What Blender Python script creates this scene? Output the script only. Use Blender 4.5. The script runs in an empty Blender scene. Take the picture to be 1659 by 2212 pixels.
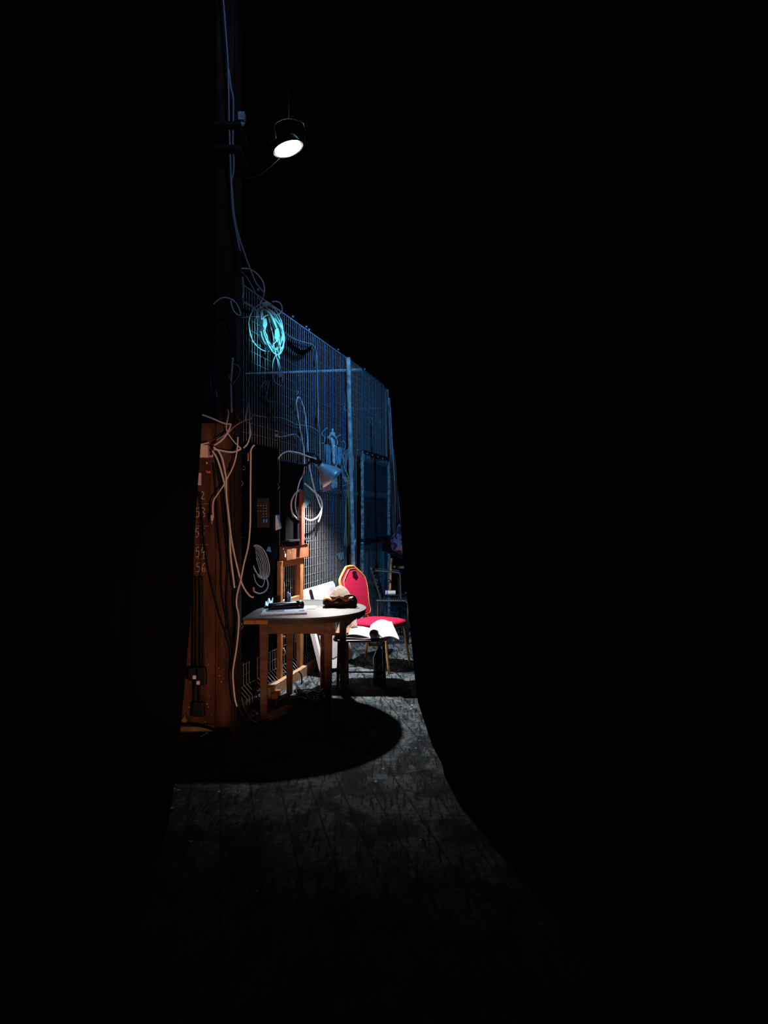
import bpy, bmesh, math, random
from mathutils import Vector, Matrix, Euler
random.seed(7)
S = bpy.context.scene
COL = S.collection
V = Vector
CH = 1.5                      # camera height
FP = 1660.0                   # focal length in pixels of a 1659 x 2212 frame
CX, CY = 829.5, 1106.0

# ---------------------------------------------------------------- camera
cam = bpy.data.cameras.new('camera'); camo = bpy.data.objects.new('camera', cam); COL.objects.link(camo)
cam.sensor_fit = 'VERTICAL'; cam.sensor_height = 24.0; cam.lens = 24.0 * FP / 2212.0
cam.clip_start = 0.05; cam.clip_end = 60
camo.location = (0, 0, CH); camo.rotation_euler = (math.radians(90), 0, 0)
S.camera = camo

# ---------------------------------------------------------------- world, lights, exposure
w = bpy.data.worlds.new('world'); S.world = w; w.use_nodes = True
w.node_tree.nodes['Background'].inputs[0].default_value = (0.10, 0.25, 0.6, 1)
w.node_tree.nodes['Background'].inputs[1].default_value = 0.0006
S.view_settings.view_transform = 'Standard'; S.view_settings.look = 'None'
S.view_settings.exposure = 0.0; S.view_settings.gamma = 1.0; S.view_settings.use_curve_mapping = False

def spot(name, loc, target, power, color, angle, blend, radius):
    d = bpy.data.lights.new(name, 'SPOT'); o = bpy.data.objects.new(name, d); COL.objects.link(o)
    d.energy = power; d.color = color; d.spot_size = math.radians(angle); d.spot_blend = blend
    d.shadow_soft_size = radius
    o.location = loc
    o.rotation_euler = (V(target) - V(loc)).to_track_quat('-Z', 'Y').to_euler()
    return o
# small blue backlight added for rims on the overhead spotlight
BLUE = (0.09, 0.45, 1.0)
CYAN = (0.10, 0.72, 1.0)
# blue stage light high in the rig in front of the fence
spot('blue_stage_light', (1.5, 5.2, 4.9), (-0.40, 8.3, 2.75), 640, BLUE, 56, 0.8, 0.05)
# narrow pale blue fill added to brighten the near end of the table
spot('table_fill_light', (1.45, 5.0, 5.0), (-0.86, 5.85, 0.9), 220, (0.20, 0.52, 1.0), 12, 0.9, 0.04)
spot('added_rim_light', (-0.3, 10.2, 7.3), (-1.02, 8.2, 5.45), 110, CYAN, 14, 0.6, 0.05)  # added above the lamp to rim its flaps with blue
# narrow cyan fill added to brighten the hank of cable alone
spot('hank_fill_light', (1.6, 4.9, 3.3), (-0.93, 6.25, 2.89), 1200, CYAN, 9.6, 0.8, 0.04)
# low amber stage light beside the photographer
spot('amber_stage_light', (0.75, 0.2, 1.0), (-1.20, 5.4, 1.08), 360, (1.0, 0.50, 0.29), 24.5, 0.4, 0.03)
# pale blue wash from behind the camera side of the rig onto tall cables
spot('dim_blue_wash', (0.5, 2.5, 7.0), (-1.0, 5.4, 3.9), 170, (0.30, 0.48, 1.0), 38, 0.8, 0.1)

# ---------------------------------------------------------------- helpers
def P(px, py, Y):
    return V(((px - CX) / FP * Y, Y, CH - (py - CY) / FP * Y))
def G(px, py, z=0.0):
    Y = (CH - z) * FP / (py - CY)
    return P(px, py, Y)
FA, FB = -2.50, 0.236           # the fence stands on the line X = FA + FB * Y
def F(px, py, off=0.03):
    u = (px - CX) / FP
    Y = (FA + off) / (u - FB)
    return P(px, py, Y)
def fx(Y, off=0.0): return FA + off + FB * Y
FD = V((FB, 1, 0)).normalized()  # along the fence
FN = V((1, -FB, 0)).normalized() # away from the fence, to the right

MATS = {}
def mat(name, c, rough=0.6, metal=0.0, noise=0.15, scale=20, bump=0.0, emit=None, es=0, sub=None, spec=0.5, alpha=1.0, trans=0.0, stretch=(1, 1, 1), c2=None):
    if name in MATS: return MATS[name]
    m = bpy.data.materials.new(name); m.use_nodes = True
    nt = m.node_tree; b = nt.nodes['Principled BSDF']
    b.inputs['Roughness'].default_value = rough; b.inputs['Metallic'].default_value = metal
    b.inputs['Specular IOR Level'].default_value = spec
    b.inputs['Transmission Weight'].default_value = trans
    tc = nt.nodes.new('ShaderNodeTexCoord'); mp = nt.nodes.new('ShaderNodeMapping'); mp.inputs['Scale'].default_value = stretch
    nz = nt.nodes.new('ShaderNodeTexNoise'); nz.inputs['Scale'].default_value = scale; nz.inputs['Detail'].default_value = 6
    nt.links.new(tc.outputs['Object'], mp.inputs[0]); nt.links.new(mp.outputs[0], nz.inputs['Vector'])
    cr = nt.nodes.new('ShaderNodeValToRGB')
    lo = c2 if c2 else [v * (1 - noise) for v in c]
    hi = [min(1, v * (1 + noise)) for v in c]
    cr.color_ramp.elements[0].position = 0.35; cr.color_ramp.elements[1].position = 0.65
    cr.color_ramp.elements[0].color = (*lo, 1); cr.color_ramp.elements[1].color = (*hi, 1)
    nt.links.new(nz.outputs['Fac'], cr.inputs[0]); nt.links.new(cr.outputs[0], b.inputs['Base Color'])
    if bump:
        bp = nt.nodes.new('ShaderNodeBump'); bp.inputs['Strength'].default_value = bump; bp.inputs['Distance'].default_value = 0.01
        nt.links.new(nz.outputs['Fac'], bp.inputs['Height']); nt.links.new(bp.outputs[0], b.inputs['Normal'])
    if emit:
        b.inputs['Emission Color'].default_value = (*emit, 1); b.inputs['Emission Strength'].default_value = es
    MATS[name] = m
    return m

class MB:
    def __init__(s): s.bm = bmesh.new()
    def quad(s, pts):
        vs = [s.bm.verts.new(p) for p in pts]; s.bm.faces.new(vs); return s
    def frame_box(s, o, a, b, c):
        """box from corner o with edge vectors a, b, c"""
        o, a, b, c = V(o), V(a), V(b), V(c)
        p = [o, o + a, o + a + b, o + b, o + c, o + a + c, o + a + b + c, o + b + c]
        v = [s.bm.verts.new(q) for q in p]
        for f in ((0, 3, 2, 1), (4, 5, 6, 7), (0, 1, 5, 4), (1, 2, 6, 5), (2, 3, 7, 6), (3, 0, 4, 7)):
            s.bm.faces.new([v[i] for i in f])
        return s
    def box(s, c, sz, rz=0.0):
        R = Matrix.Rotation(rz, 3, 'Z'); c = V(c)
        a, b, h = R @ V((sz[0], 0, 0)), R @ V((0, sz[1], 0)), V((0, 0, sz[2]))
        return s.frame_box(c - a / 2 - b / 2 - h / 2, a, b, h)
    def tube(s, pts, r, n=6, smooth=6, closed=False):
        pts = [V(p) for p in pts]
        if smooth and len(pts) > 2:
            q = []; N = len(pts)
            rng = range(N if closed else N - 1)
            for i in rng:
                p0 = pts[(i - 1) % N] if (closed or i > 0) else pts[0]
                p1 = pts[i]; p2 = pts[(i + 1) % N]
                p3 = pts[(i + 2) % N] if (closed or i + 2 < N) else pts[-1]
                for k in range(smooth):
                    t = k / smooth
                    q.append(0.5 * ((2 * p1) + (-p0 + p2) * t + (2 * p0 - 5 * p1 + 4 * p2 - p3) * t * t + (-p0 + 3 * p1 - 3 * p2 + p3) * t ** 3))
            if not closed: q.append(pts[-1])
            pts = q
        rings = []; M = len(pts); up = None
        for i, p in enumerate(pts):
            if closed: d = pts[(i + 1) % M] - pts[(i - 1) % M]
            else: d = pts[min(i + 1, M - 1)] - pts[max(i - 1, 0)]
            if d.length < 1e-9: d = V((0, 0, 1))
            d.normalize()
            if up is None:
                up = d.orthogonal().normalized()
            else:
                up = up - d * up.dot(d)
                up = up.normalized() if up.length > 1e-6 else d.orthogonal().normalized()
            sd = d.cross(up)
            rr = r[i * (len(r) - 1) // max(1, M - 1)] if isinstance(r, (list, tuple)) else r
            rings.append([s.bm.verts.new(p + (up * math.cos(2 * math.pi * k / n) + sd * math.sin(2 * math.pi * k / n)) * rr) for k in range(n)])
        for i in range(M if closed else M - 1):
            A, B = rings[i], rings[(i + 1) % M]
            for k in range(n):
                f = s.bm.faces.new([A[k], A[(k + 1) % n], B[(k + 1) % n], B[k]]); f.smooth = True
        if not closed:
            s.bm.faces.new(rings[0][::-1]); s.bm.faces.new(rings[-1])
        return s
    def cyl(s, a, b, r, n=16): return s.tube([a, b], r, n, 0)
    def lathe(s, origin, axis, prof, n=24):
        axis = V(axis).normalized(); u = axis.orthogonal().normalized(); v = axis.cross(u); o = V(origin)
        rings = []
        for r, h in prof:
            r = max(r, 1e-4)
            rings.append([s.bm.verts.new(o + axis * h + (u * math.cos(2 * math.pi * k / n) + v * math.sin(2 * math.pi * k / n)) * r) for k in range(n)])
        for i in range(len(rings) - 1):
            for k in range(n):
                f = s.bm.faces.new([rings[i][k], rings[i][(k + 1) % n], rings[i + 1][(k + 1) % n], rings[i + 1][k]]); f.smooth = True
        s.bm.faces.new(rings[0][::-1]); s.bm.faces.new(rings[-1])
        return s
    def prism(s, poly, vec):
        vec = V(vec); A = [s.bm.verts.new(V(p)) for p in poly]; B = [s.bm.verts.new(V(p) + vec) for p in poly]
        n = len(A); s.bm.faces.new(A[::-1]); s.bm.faces.new(B)
        for i in range(n): s.bm.faces.new([A[i], A[(i + 1) % n], B[(i + 1) % n], B[i]])
        return s
    def grid(s, fn, nu, nv, thick=None):
        vs = [[s.bm.verts.new(fn(i / nu, j / nv)) for j in range(nv + 1)] for i in range(nu + 1)]
        for i in range(nu):
            for j in range(nv):
                f = s.bm.faces.new([vs[i][j], vs[i + 1][j], vs[i + 1][j + 1], vs[i][j + 1]]); f.smooth = True
        return s
    def build(s, name, m, parent=None, bevel=0, solid=0, subsurf=0):
        bmesh.ops.recalc_face_normals(s.bm, faces=s.bm.faces)
        me = bpy.data.meshes.new(name); s.bm.to_mesh(me); s.bm.free()
        me.materials.append(m)
        o = bpy.data.objects.new(name, me); COL.objects.link(o)
        if parent:
            o.parent = parent; o.matrix_parent_inverse = parent.matrix_world.inverted() if False else Matrix.Translation(-parent.location)
            if parent.parent: o.matrix_parent_inverse = Matrix.Identity(4)
        if solid:
            d = o.modifiers.new('s', 'SOLIDIFY'); d.thickness = solid; d.offset = 0
        if subsurf:
            d = o.modifiers.new('u', 'SUBSURF'); d.levels = d.render_levels = subsurf
        if bevel:
            d = o.modifiers.new('b', 'BEVEL'); d.width = bevel; d.segments = 2; d.limit_method = 'ANGLE'
        return o
def tag(o, label=None, cat=None, group=None, kind=None):
    if label: o['label'] = label
    if cat: o['category'] = cat
    if group: o['group'] = group
    if kind: o['kind'] = kind
    return o
def thing(name, loc, label, cat, group=None):
    o = bpy.data.objects.new(name, None); COL.objects.link(o); o.location = loc; o.empty_display_size = 0.05
    return tag(o, label, cat, group)
def one(mb, name, m, label, cat, group=None, kind=None, **k):
    return tag(mb.build(name, m, None, **k), label, cat, group, kind)

def part(root, name):
    for o in root.children:
        if o.name.split('.')[0] == name: return o
    return root
# ---------------------------------------------------------------- materials
black_cloth = mat('black_serge', (0.0022, 0.0022, 0.0026), 1.0, noise=0.3, scale=60, spec=0.0)
black_wall = mat('black_paint', (0.002, 0.0022, 0.003), 1.0, noise=0.4, scale=8, spec=0.0)
brown = mat('brown_paint', (0.085, 0.036, 0.020), 0.75, noise=0.45, scale=7, bump=0.15, stretch=(3, 3, 0.5), spec=0.2)
brown2 = mat('brown_post_wood', (0.028, 0.014, 0.009), 0.8, noise=0.6, scale=9, bump=0.2, stretch=(4, 4, 0.5), spec=0.2)
wood = mat('pale_wood', (0.38, 0.17, 0.065), 0.6, noise=0.3, scale=14, stretch=(3, 3, 0.6), spec=0.3)
wood_dark = mat('table_wood', (0.14, 0.072, 0.042), 0.55, noise=0.4, scale=10, stretch=(0.7, 3, 3), spec=0.3)
wood_red = mat('red_brown_wood', (0.28, 0.10, 0.05), 0.6, noise=0.3, scale=12, stretch=(3, 3, 0.6), spec=0.3)
timber = mat('raw_timber', (0.42, 0.26, 0.15), 0.8, noise=0.3, scale=15, stretch=(1, 1, 4))
wire_m = mat('galvanised_wire', (0.42, 0.45, 0.48), 0.5, metal=0.0, noise=0.2, scale=40, spec=0.5)
steel = mat('painted_steel', (0.42, 0.45, 0.48), 0.6, noise=0.45, scale=18, bump=0.2)
dark_steel = mat('dark_steel', (0.05, 0.06, 0.07), 0.35, metal=0.6, noise=0.2)
blackm = mat('black_plastic', (0.006, 0.006, 0.007), 0.45, spec=0.35)
rubber = mat('black_rubber', (0.006, 0.006, 0.007), 0.6, spec=0.25)
white_cable = mat('white_cable', (0.78, 0.76, 0.72), 0.45, noise=0.06)
grey_cable = mat('grey_cable', (0.34, 0.34, 0.35), 0.5, noise=0.1)
dull_cable = mat('dull_cable', (0.10, 0.10, 0.11), 0.5, noise=0.1)
white_pl = mat('white_plastic', (0.80, 0.80, 0.82), 0.5, noise=0.05)
grey_pl = mat('grey_white_panel', (0.50, 0.50, 0.54), 0.6, noise=0.12, scale=6)
paper = mat('white_paper', (0.85, 0.84, 0.83), 0.8, noise=0.03)
cream = mat('cream_plastic', (0.80, 0.66, 0.50), 0.6, noise=0.05)
red_fab = mat('crimson_velour', (0.42, 0.012, 0.055), 0.85, noise=0.35, scale=160, spec=0.15, c2=(0.30, 0.008, 0.035))
gold = mat('gold_paint', (0.60, 0.33, 0.10), 0.4, metal=0.35, noise=0.2)
orange = mat('orange_plastic', (0.8, 0.12, 0.03), 0.5)
blue_pl = mat('blue_card', (0.06, 0.32, 0.75), 0.6)
chalk = mat('chalk', (0.80, 0.70, 0.62), 1.0, noise=0.5, scale=90, spec=0.0)

# =============================================================== SETTING
def floor_mat():
    m = bpy.data.materials.new('painted_stage_floor'); m.use_nodes = True; nt = m.node_tree; L = nt.links.new; N = nt.nodes.new
    b = nt.nodes['Principled BSDF']; tc = N('ShaderNodeTexCoord')
    def nz(scale, stretch, rot=0, det=8):
        mp = N('ShaderNodeMapping'); mp.inputs['Scale'].default_value = stretch; mp.inputs['Rotation'].default_value = (0, 0, rot)
        n = N('ShaderNodeTexNoise'); n.inputs['Scale'].default_value = scale; n.inputs['Detail'].default_value = det
        n.inputs['Roughness'].default_value = 0.65
        L(tc.outputs['Object'], mp.inputs[0]); L(mp.outputs[0], n.inputs['Vector']); return n.outputs['Fac']
    def ramp(f, a, ca, bb, cb):
        r = N('ShaderNodeValToRGB'); e = r.color_ramp.elements; e[0].position = a; e[1].position = bb; e[0].color = (*ca, 1); e[1].color = (*cb, 1)
        L(f, r.inputs[0]); return r.outputs[0]
    def mix(fac, a, c, mode='MULTIPLY'):
        x = N('ShaderNodeMix'); x.data_type = 'RGBA'; x.blend_type = mode
        x.inputs[0].default_value = fac; L(a, x.inputs[6]); L(c, x.inputs[7]); return x.outputs[2]
    base = ramp(nz(4, (1, 1, 1)), 0.40, (0.055, 0.075, 0.088), 0.60, (0.18, 0.22, 0.25))
    fine = ramp(nz(28, (1, 1, 1)), 0.40, (0.45, 0.45, 0.45), 0.60, (1.25, 1.25, 1.25))
    scr = ramp(nz(7, (7, 0.6, 1), 0.24, 12), 0.42, (0.18, 0.18, 0.18), 0.47, (1, 1, 1))
    patch = ramp(nz(2.6, (1.8, 0.9, 1), 0.5, 14), 0.44, (0.30, 0.33, 0.36), 0.48, (1, 1, 1))
    c = mix(1, mix(1, mix(1, base, fine), scr), patch)
    # seams between floor boards, running up-stage
    sx = N('ShaderNodeTexBrick'); sx.inputs['Scale'].default_value = 1.0; sx.inputs['Mortar Size'].default_value = 0.006
    sx.inputs['Brick Width'].default_value = 2.4; sx.inputs['Row Height'].default_value = 0.16
    sx.inputs['Color1'].default_value = (1, 1, 1, 1); sx.inputs['Color2'].default_value = (0.85, 0.85, 0.85, 1); sx.inputs['Mortar'].default_value = (0.3, 0.3, 0.3, 1)
    mp = N('ShaderNodeMapping'); mp.inputs['Rotation'].default_value = (0, 0, math.radians(90 - 12)); L(tc.outputs['Object'], mp.inputs[0]); L(mp.outputs[0], sx.inputs['Vector'])
    c = mix(1, c, sx.outputs['Color'])
    vo = N('ShaderNodeTexVoronoi'); vo.inputs['Scale'].default_value = 9; L(tc.outputs['Object'], vo.inputs['Vector'])
    sp = ramp(vo.outputs['Distance'], 0.05, (0.8, 0.85, 0.85), 0.09, (0, 0, 0))
    gate = ramp(nz(3, (1, 1, 1), 1.0, 3), 0.5, (0, 0, 0), 0.62, (1, 1, 1))
    c = mix(1, c, mix(1, sp, gate), 'ADD')
    L(c, b.inputs['Base Color']); b.inputs['Roughness'].default_value = 0.85; b.inputs['Specular IOR Level'].default_value = 0.06
    bp = N('ShaderNodeBump'); bp.inputs['Strength'].default_value = 0.35; bp.inputs['Distance'].default_value = 0.008
    L(nz(30, (5, 0.8, 1), 0.24), bp.inputs['Height']); L(bp.outputs[0], b.inputs['Normal'])
    return m
tag(MB().box((0, 6, -0.05), (14, 20, 0.1)).build('floor', floor_mat()), kind='structure')
tag(MB().box((0, 6, 8.05), (14, 20, 0.1)).build('ceiling', black_wall), kind='structure')
tag(MB().box((-5.0, 6, 4), (0.2, 20, 8)).build('wall_left', black_wall), kind='structure')
tag(MB().box((5.5, 6, 4), (0.2, 20, 8)).build('wall_right', black_wall), kind='structure')
tag(MB().box((0.25, 14.0, 4), (10.7, 0.2, 8)).build('wall_back', black_wall), kind='structure')
tag(MB().frame_box((fx(5.9, -.14), 5.9, 0), FD * 4.9, -FN * .02, (0, 0, 1.3)).build('shade_panel', black_wall), kind='structure')  # low black panel added to hide lit floor and haze behind the wires
# timber rail at the foot of the fence
a = G(586, 1500); b_ = V((fx(10.6, 0.08), 10.6, 0)); a = V((fx(6.2, 0.08), 6.2, 0))
tag(MB().frame_box(a, (b_ - a), FN * 0.045, (0, 0, 0.085)).build('trim_1', timber), kind='structure')

# timber pillar and brown board against it
pil = MB(); pil.box((-1.115, 5.50, 3.9), (0.125, 0.22, 7.8)); pil.box((-1.045, 5.51, 3.9), (0.012, 0.20, 7.8))
tag(pil.build('trim_2', brown2, bevel=0.006), kind='structure')

# =============================================================== BLACK CURTAINS
def edge_x(tab, z):
    for (z0, x0), (z1, x1) in zip(tab, tab[1:]):
        if z0 <= z <= z1: return x0 + (x1 - x0) * (z - z0) / (z1 - z0)
    return tab[-1][1]
def curtain(name, label, tab, far, y0, y1, sign, top):
    def fn(u, v):
        z = v * top
        e = edge_x(tab, z); s = u ** 1.0
        x = e + (far - e) * s
        y = y0 + (y1 - y0) * s + 0.045 * math.sin(s * 95) * min(1, s * 12) + 0.02 * math.sin(s * 37 + z)
        return V((x, y, z - 0.01))
    return one(MB().grid(fn, 260, 60), name, black_cloth, label, 'curtain', solid=0.008)
RY = 4.55
def rz_(px, py): p = P(px, py, RY); return (p.z, p.x)
rt = [rz_(958, 1655), rz_(944, 1632), rz_(930, 1622), rz_(935, 1610), rz_(905, 1522), rz_(900, 1500), rz_(886, 1350), rz_(871, 1200), rz_(858, 1020), rz_(846, 880), rz_(838, 825), rz_(837, 700)]
rt[0] = (0.0, rt[0][1]); rt.append((9, rt[-1][1]))
curtain('stage_curtain', 'tall black stage curtain filling the right side, notched at its lower corner', rt, 4.6, RY, 3.4, 1, 7.6)
LY = 3.4
def lz_(px, py): p = P(px, py, LY); return (p.z, p.x)
lt = [lz_(346, 1838), lz_(370, 1740), lz_(388, 1575), lz_(409, 1330), lz_(422, 1080), lz_(431, 960), lz_(441, 750), lz_(446, 500)]
lt[0] = (0.0, lt[0][1]); lt.append((9, lt[-1][1]))
curtain('stage_curtain', 'tall black stage curtain filling the left side beside the brown board', lt, -4.6, LY, 2.9, -1, 7.6)

# =============================================================== BROWN BOARD with chalk numbers
BY = 5.36
bd = thing('painted_board', (-1.33, BY, 0), 'tall dark brown painted board with chalk numbers, left of the fence', 'board')
MB().box((-1.40, BY + 0.03, 1.06), (0.44, 0.05, 2.12)).build('panel', brown, bd, bevel=0.004)
MB().box((-1.122, BY + 0.025, 1.06), (0.11, 0.04, 2.12)).build('side_plank', brown, bd, bevel=0.004)
def BP(px, py, d=0.0): return P(px, py, BY - d)
DIG = {'2': [(0, .8), (.3, 1), (.7, .9), (.7, .6), (.1, .05), (.4, .12), (.9, .0)], '3': [(0, .95), (.5, 1), (.8, .8), (.35, .55), (.8, .35), (.6, .02), (0, .05)],
       '5': [(.8, 1), (.2, .95), (.1, .6), (.6, .6), (.75, .3), (.5, 0), (0, .05)], '4': [(.3, 1), (.05, .55), (.8, .5), (.75, .9), (.6, .4), (.5, -.15)],
       '6': [(.7, 1), (.2, .7), (.05, .3), (.3, .02), (.75, .15), (.65, .45), (.15, .3)]}
for txt, px, py, hh in (('2', 433, 1079, 17), ('53', 423, 1117, 20), ('55', 422, 1160, 19), ('54', 423, 1203, 21), ('56', 424, 1235, 19)):
    mb = MB()
    for i, ch in enumerate(txt):
        mb.tube([BP(px + i * 12 + q[0] * 9, py - q[1] * hh, 0.004) for q in DIG[ch]], 0.0026, 4, 4)
    mb.build('chalk_number', chalk, part(bd, 'panel'))
for y0 in (1088, 1136, 1176, 1206): MB().tube([BP(423, y0, 0.004), BP(440, y0 + 1, 0.004), BP(450, y0, 0.004)], 0.0010, 4, 3).build('chalk_line', chalk, bd)
mb = MB()
for k in range(42):
    x, y = random.uniform(400, 500), random.choice((random.uniform(1430, 1560), random.uniform(1300, 1560), random.uniform(1500, 1560)))
    p = BP(x, y, 0.005); r = random.uniform(0.0012, 0.004)
    mb.box(p, (r * 2, 0.003, r * random.uniform(0.6, 1.6)))
tag(mb.build('paint_fleck', mat('pale_fleck', (0.65, 0.50, 0.38), 0.8), bd), kind='stuff')
jb = thing('junction_box', BP(440, 975), 'cream junction box at the top of the brown board', 'junction box')
p = BP(443, 976)
MB().box((p.x - 0.012, BY - 0.03, p.z), (0.088, 0.06, 0.088)).build('box_body', cream, jb, bevel=0.004)
MB().box((p.x - 0.010, BY - 0.064, p.z + 0.022), (0.086, 0.008, 0.040)).build('lid', cream, jb, bevel=0.003)
MB().tube([BP(453, 985, .03), BP(458, 986, .04), BP(461, 980, .05)], 0.008, 8).build('cable_gland', cream, jb)
one(MB().box(BP(430, 1035, 0.006), (0.030, 0.004, 0.085)), 'paper_card', mat('lilac_card', (0.72, 0.50, 0.62), 0.7), 'small narrow lilac card stuck on the brown board below the box', 'card')
one(MB().prism([BP(446, 1016, .004), BP(450, 1019, .004), BP(454, 1017, .004), BP(456, 1022, .004), BP(449, 1022, .004), BP(445, 1019, .004)], (0, -0.01, 0)), 'tape_scrap', orange, 'orange scrap of tape torn on the board under the cream box', 'tape')
one(MB().lathe(BP(447, 1000, 0.0), (0, -1, 0), [(0.008, 0), (0.008, 0.008), (0.004, 0.012)], 10), 'round_stud', cream, 'small pale stud on the brown board just under the cream box', 'stud')

# black hanging cables with sockets on the board
def cable(pts, r, m, label, group=None, name='cable', n=6, cat='cable'):
    return one(MB().tube(pts, r, n), name, m, label, cat, group)
def socket(px, py, wpx, hpx, label, white, cabs):
    t = thing('power_socket', BP(px, py, 0.07), label, 'power connector')
    c = BP(px, py, 0.07); k = BY / FP
    W, H = wpx * k, hpx * k
    poly = [c + V((-W * .42, -.025, H * .5)), c + V((W * .42, -.025, H * .5)), c + V((W * .5, -.025, H * .1)), c + V((W * .5, -.025, -H * .45)), c + V((-W * .5, -.025, -H * .45)), c + V((-W * .5, -.025, H * .1))]
    MB().prism(poly, (0, 0.05, 0)).build('socket_body', blackm, t, bevel=0.006)
    for pts, r in cabs: MB().tube(pts, r, 8).build('cord', rubber, t)
    if white:
        MB().box(BP(white[0], white[1], 0.098), (0.023, 0.004, 0.025)).build('white_label', paper, part(t, 'socket_body'))
    return t
socket(419, 1455, 24, 28, 'black socket box with white sticker, left of the pair hanging on the board', (420, 1463), [([BP(418, 1440, .06), BP(419, 1300, .05), BP(418, 1245, .05)], 0.009), ([BP(418, 1245, .05), BP(417, 1180, .05), BP(416, 1080, .04)], 0.003), ([BP(424, 1440, .06), BP(424, 1300, .05), BP(424, 1245, .05)], 0.006)])
socket(434, 1461, 24, 40, 'black socket box with white sticker low down, right of the pair on the board', (428, 1475), [([BP(434, 1440, .06), BP(434, 1300, .05), BP(433, 1245, .05)], 0.011), ([BP(433, 1245, .05), BP(435, 1160, .05), BP(434, 1060, .04)], 0.0025), ([BP(439, 1445, .06), BP(437, 1300, .05), BP(437, 1245, .05)], 0.007)])
socket(429, 1532, 25, 32, 'black plug socket hanging lowest on the brown board near the floor', None, [([BP(421, 1522, .07), BP(421, 1490, .07), BP(421, 1470, .07)], 0.007), ([BP(432, 1522, .07), BP(431, 1500, .07), BP(431, 1480, .07)], 0.009)])
gb = 'black cables slanting down the brown board'
for pts, r, l in (
    ([(428, 1060), (436, 1110), (441, 1170), (452, 1240), (464, 1290), (478, 1340), (494, 1385), (502, 1440), (508, 1490), (521, 1540), (538, 1560)], .006, 'thick black cable slanting furthest right down the brown board to the floor'),
    ([(461, 1000), (467, 1070), (472, 1150), (478, 1210), (478, 1260), (484, 1310), (490, 1345), (488, 1370), (497, 1400), (500, 1450)], .006, 'wavy black cable down the middle of the board seam'),
    ([(466, 990), (478, 1060), (486, 1140), (492, 1210), (489, 1290), (494, 1350), (502, 1400), (506, 1480)], .007, 'black cable beside the seam plank of the brown board'),
    ([(497, 1000), (500, 1100), (508, 1200), (512, 1290), (508, 1360), (502, 1400)], .005, 'thin black cable hanging on the right edge of the board')):
    cable([BP(x, y, .03) for x, y in pts], r, rubber, l, gb)

# =============================================================== FLOOR DEBRIS below the board
def flat_bar(a, b, wd, h, lift=0.0):
    a, b = V(a), V(b); a.z = b.z = lift
    d = (b - a).normalized(); sd = V((0, 0, 1)).cross(d) * wd
    return MB().frame_box(a - sd / 2, b - a, sd, (0, 0, h))
one(flat_bar(G(386, 1578), G(462, 1577), 0.06, 0.03), 'timber_batten', timber, 'pale timber batten lying on the floor under the brown board', 'timber')
cable([G(386, 1565, .05), G(420, 1566, .045), G(450, 1572, .035), G(475, 1582, .012), G(500, 1590, .01)], 0.010, rubber, 'thick black cable lying over the pale batten')
one(flat_bar(G(434, 1592), G(449, 1583), 0.008, 0.006, 0.001), 'nail', steel, 'short metal nail on the floor in front of the batten', 'nail')
one(MB().lathe(BP(398, 1557, 0.02) * 1, (0, 0, 1), [(0.022, -0.02), (0.022, 0.01), (0.006, 0.025), (0.003, 0.04)], 12), 'glue_bottle', wood, 'small orange nozzle bottle at the foot of the brown board', 'bottle')

# =============================================================== MESH FENCE
PH = 3.26
fence = thing('mesh_fence', (fx(7.8), 7.8, 0), 'tall welded wire mesh fence running away behind the round table', 'fence')
def wire_prof(z):      # offset away from the plane of the fence: two pressed creases and the foot
    o = 0.0
    for zc in (1.72, 0.62):
        d = abs(z - zc); o += max(0, 0.022 * (1 - d / 0.035))
    if z < 0.16: o += 0.075 * min(1, (0.16 - z) / 0.08)
    return o
zs = [0.03, 0.08, 0.12, 0.16, 0.585, 0.62, 0.655, 1.685, 1.72, 1.755, PH]
Y0, Y1 = 5.86, 10.72
def wire_panel(ya, yb, za, zb, sp=0.054, hs=0.082, off=0.0):
    mb = MB(); y = ya; r = 0.0024
    while y < yb:
        lean = random.uniform(-0.004, 0.004)
        q = [z for z in zs if za < z < zb]; q = [za] + q + [zb]
        mb.tube([V((fx(y + lean * (z / 3), off), y + lean * (z / 3), z)) + FN * wire_prof(z) for z in q], r, 4, 0); y += sp
    z = za + 0.04
    while z <= zb:
        o = FN * (wire_prof(z) + 0.004)
        mb.tube([V((fx(ya, off), ya, z)) + o, V((fx(yb, off), yb, z)) + o], r * 0.36, 4, 0); z += hs
    return mb
wire_panel(Y0, 8.80, 0.03, PH).build('wire_mesh_panel', wire_m, fence)
wire_panel(8.92, 10.62, 0.03, PH).build('wire_mesh_panel', wire_m, fence)
mb = MB(); mb.tube([V((fx(Y0), Y0, PH)), V((fx(Y1), Y1, PH))], 0.006, 6, 0); mb.build('top_rail', steel, fence)
mb = MB(); q = V((fx(5.84), 5.84, 0)); mb.box(q + V((0, 0, 1.74)), (0.026, 0.04, 3.48), -0.23); mb.build('end_post', steel, fence, bevel=0.003)
# thick scaffold post on the fence
a0, a1 = F(766, 1390, 0.05), F(752, 772, 0.05); foot = a0.copy(); foot.z = 0.0
foot.x = a0.x + 0.01
MB().tube([foot, a0.lerp(a1, .5), a1], 0.026, 14, 4).build('scaffold_post', steel, fence)
mb = MB(); q = F(833, 840, 0.0); mb.tube([V((q.x + 0.03, q.y, 0)), V((q.x, q.y, q.z))], 0.020, 10, 0); mb.build('far_post', mat('dull_steel', (0.16, 0.19, 0.22), 0.6), fence)
mb = MB()
for px, py in ((633, 684), (662, 706), (668, 712), (731, 755), (788, 797), (835, 843), (558, 626)):
    MB().box(F(px, py, 0.0), (0.015, 0.02, 0.016)).build('wire_clip', steel, fence)
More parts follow.
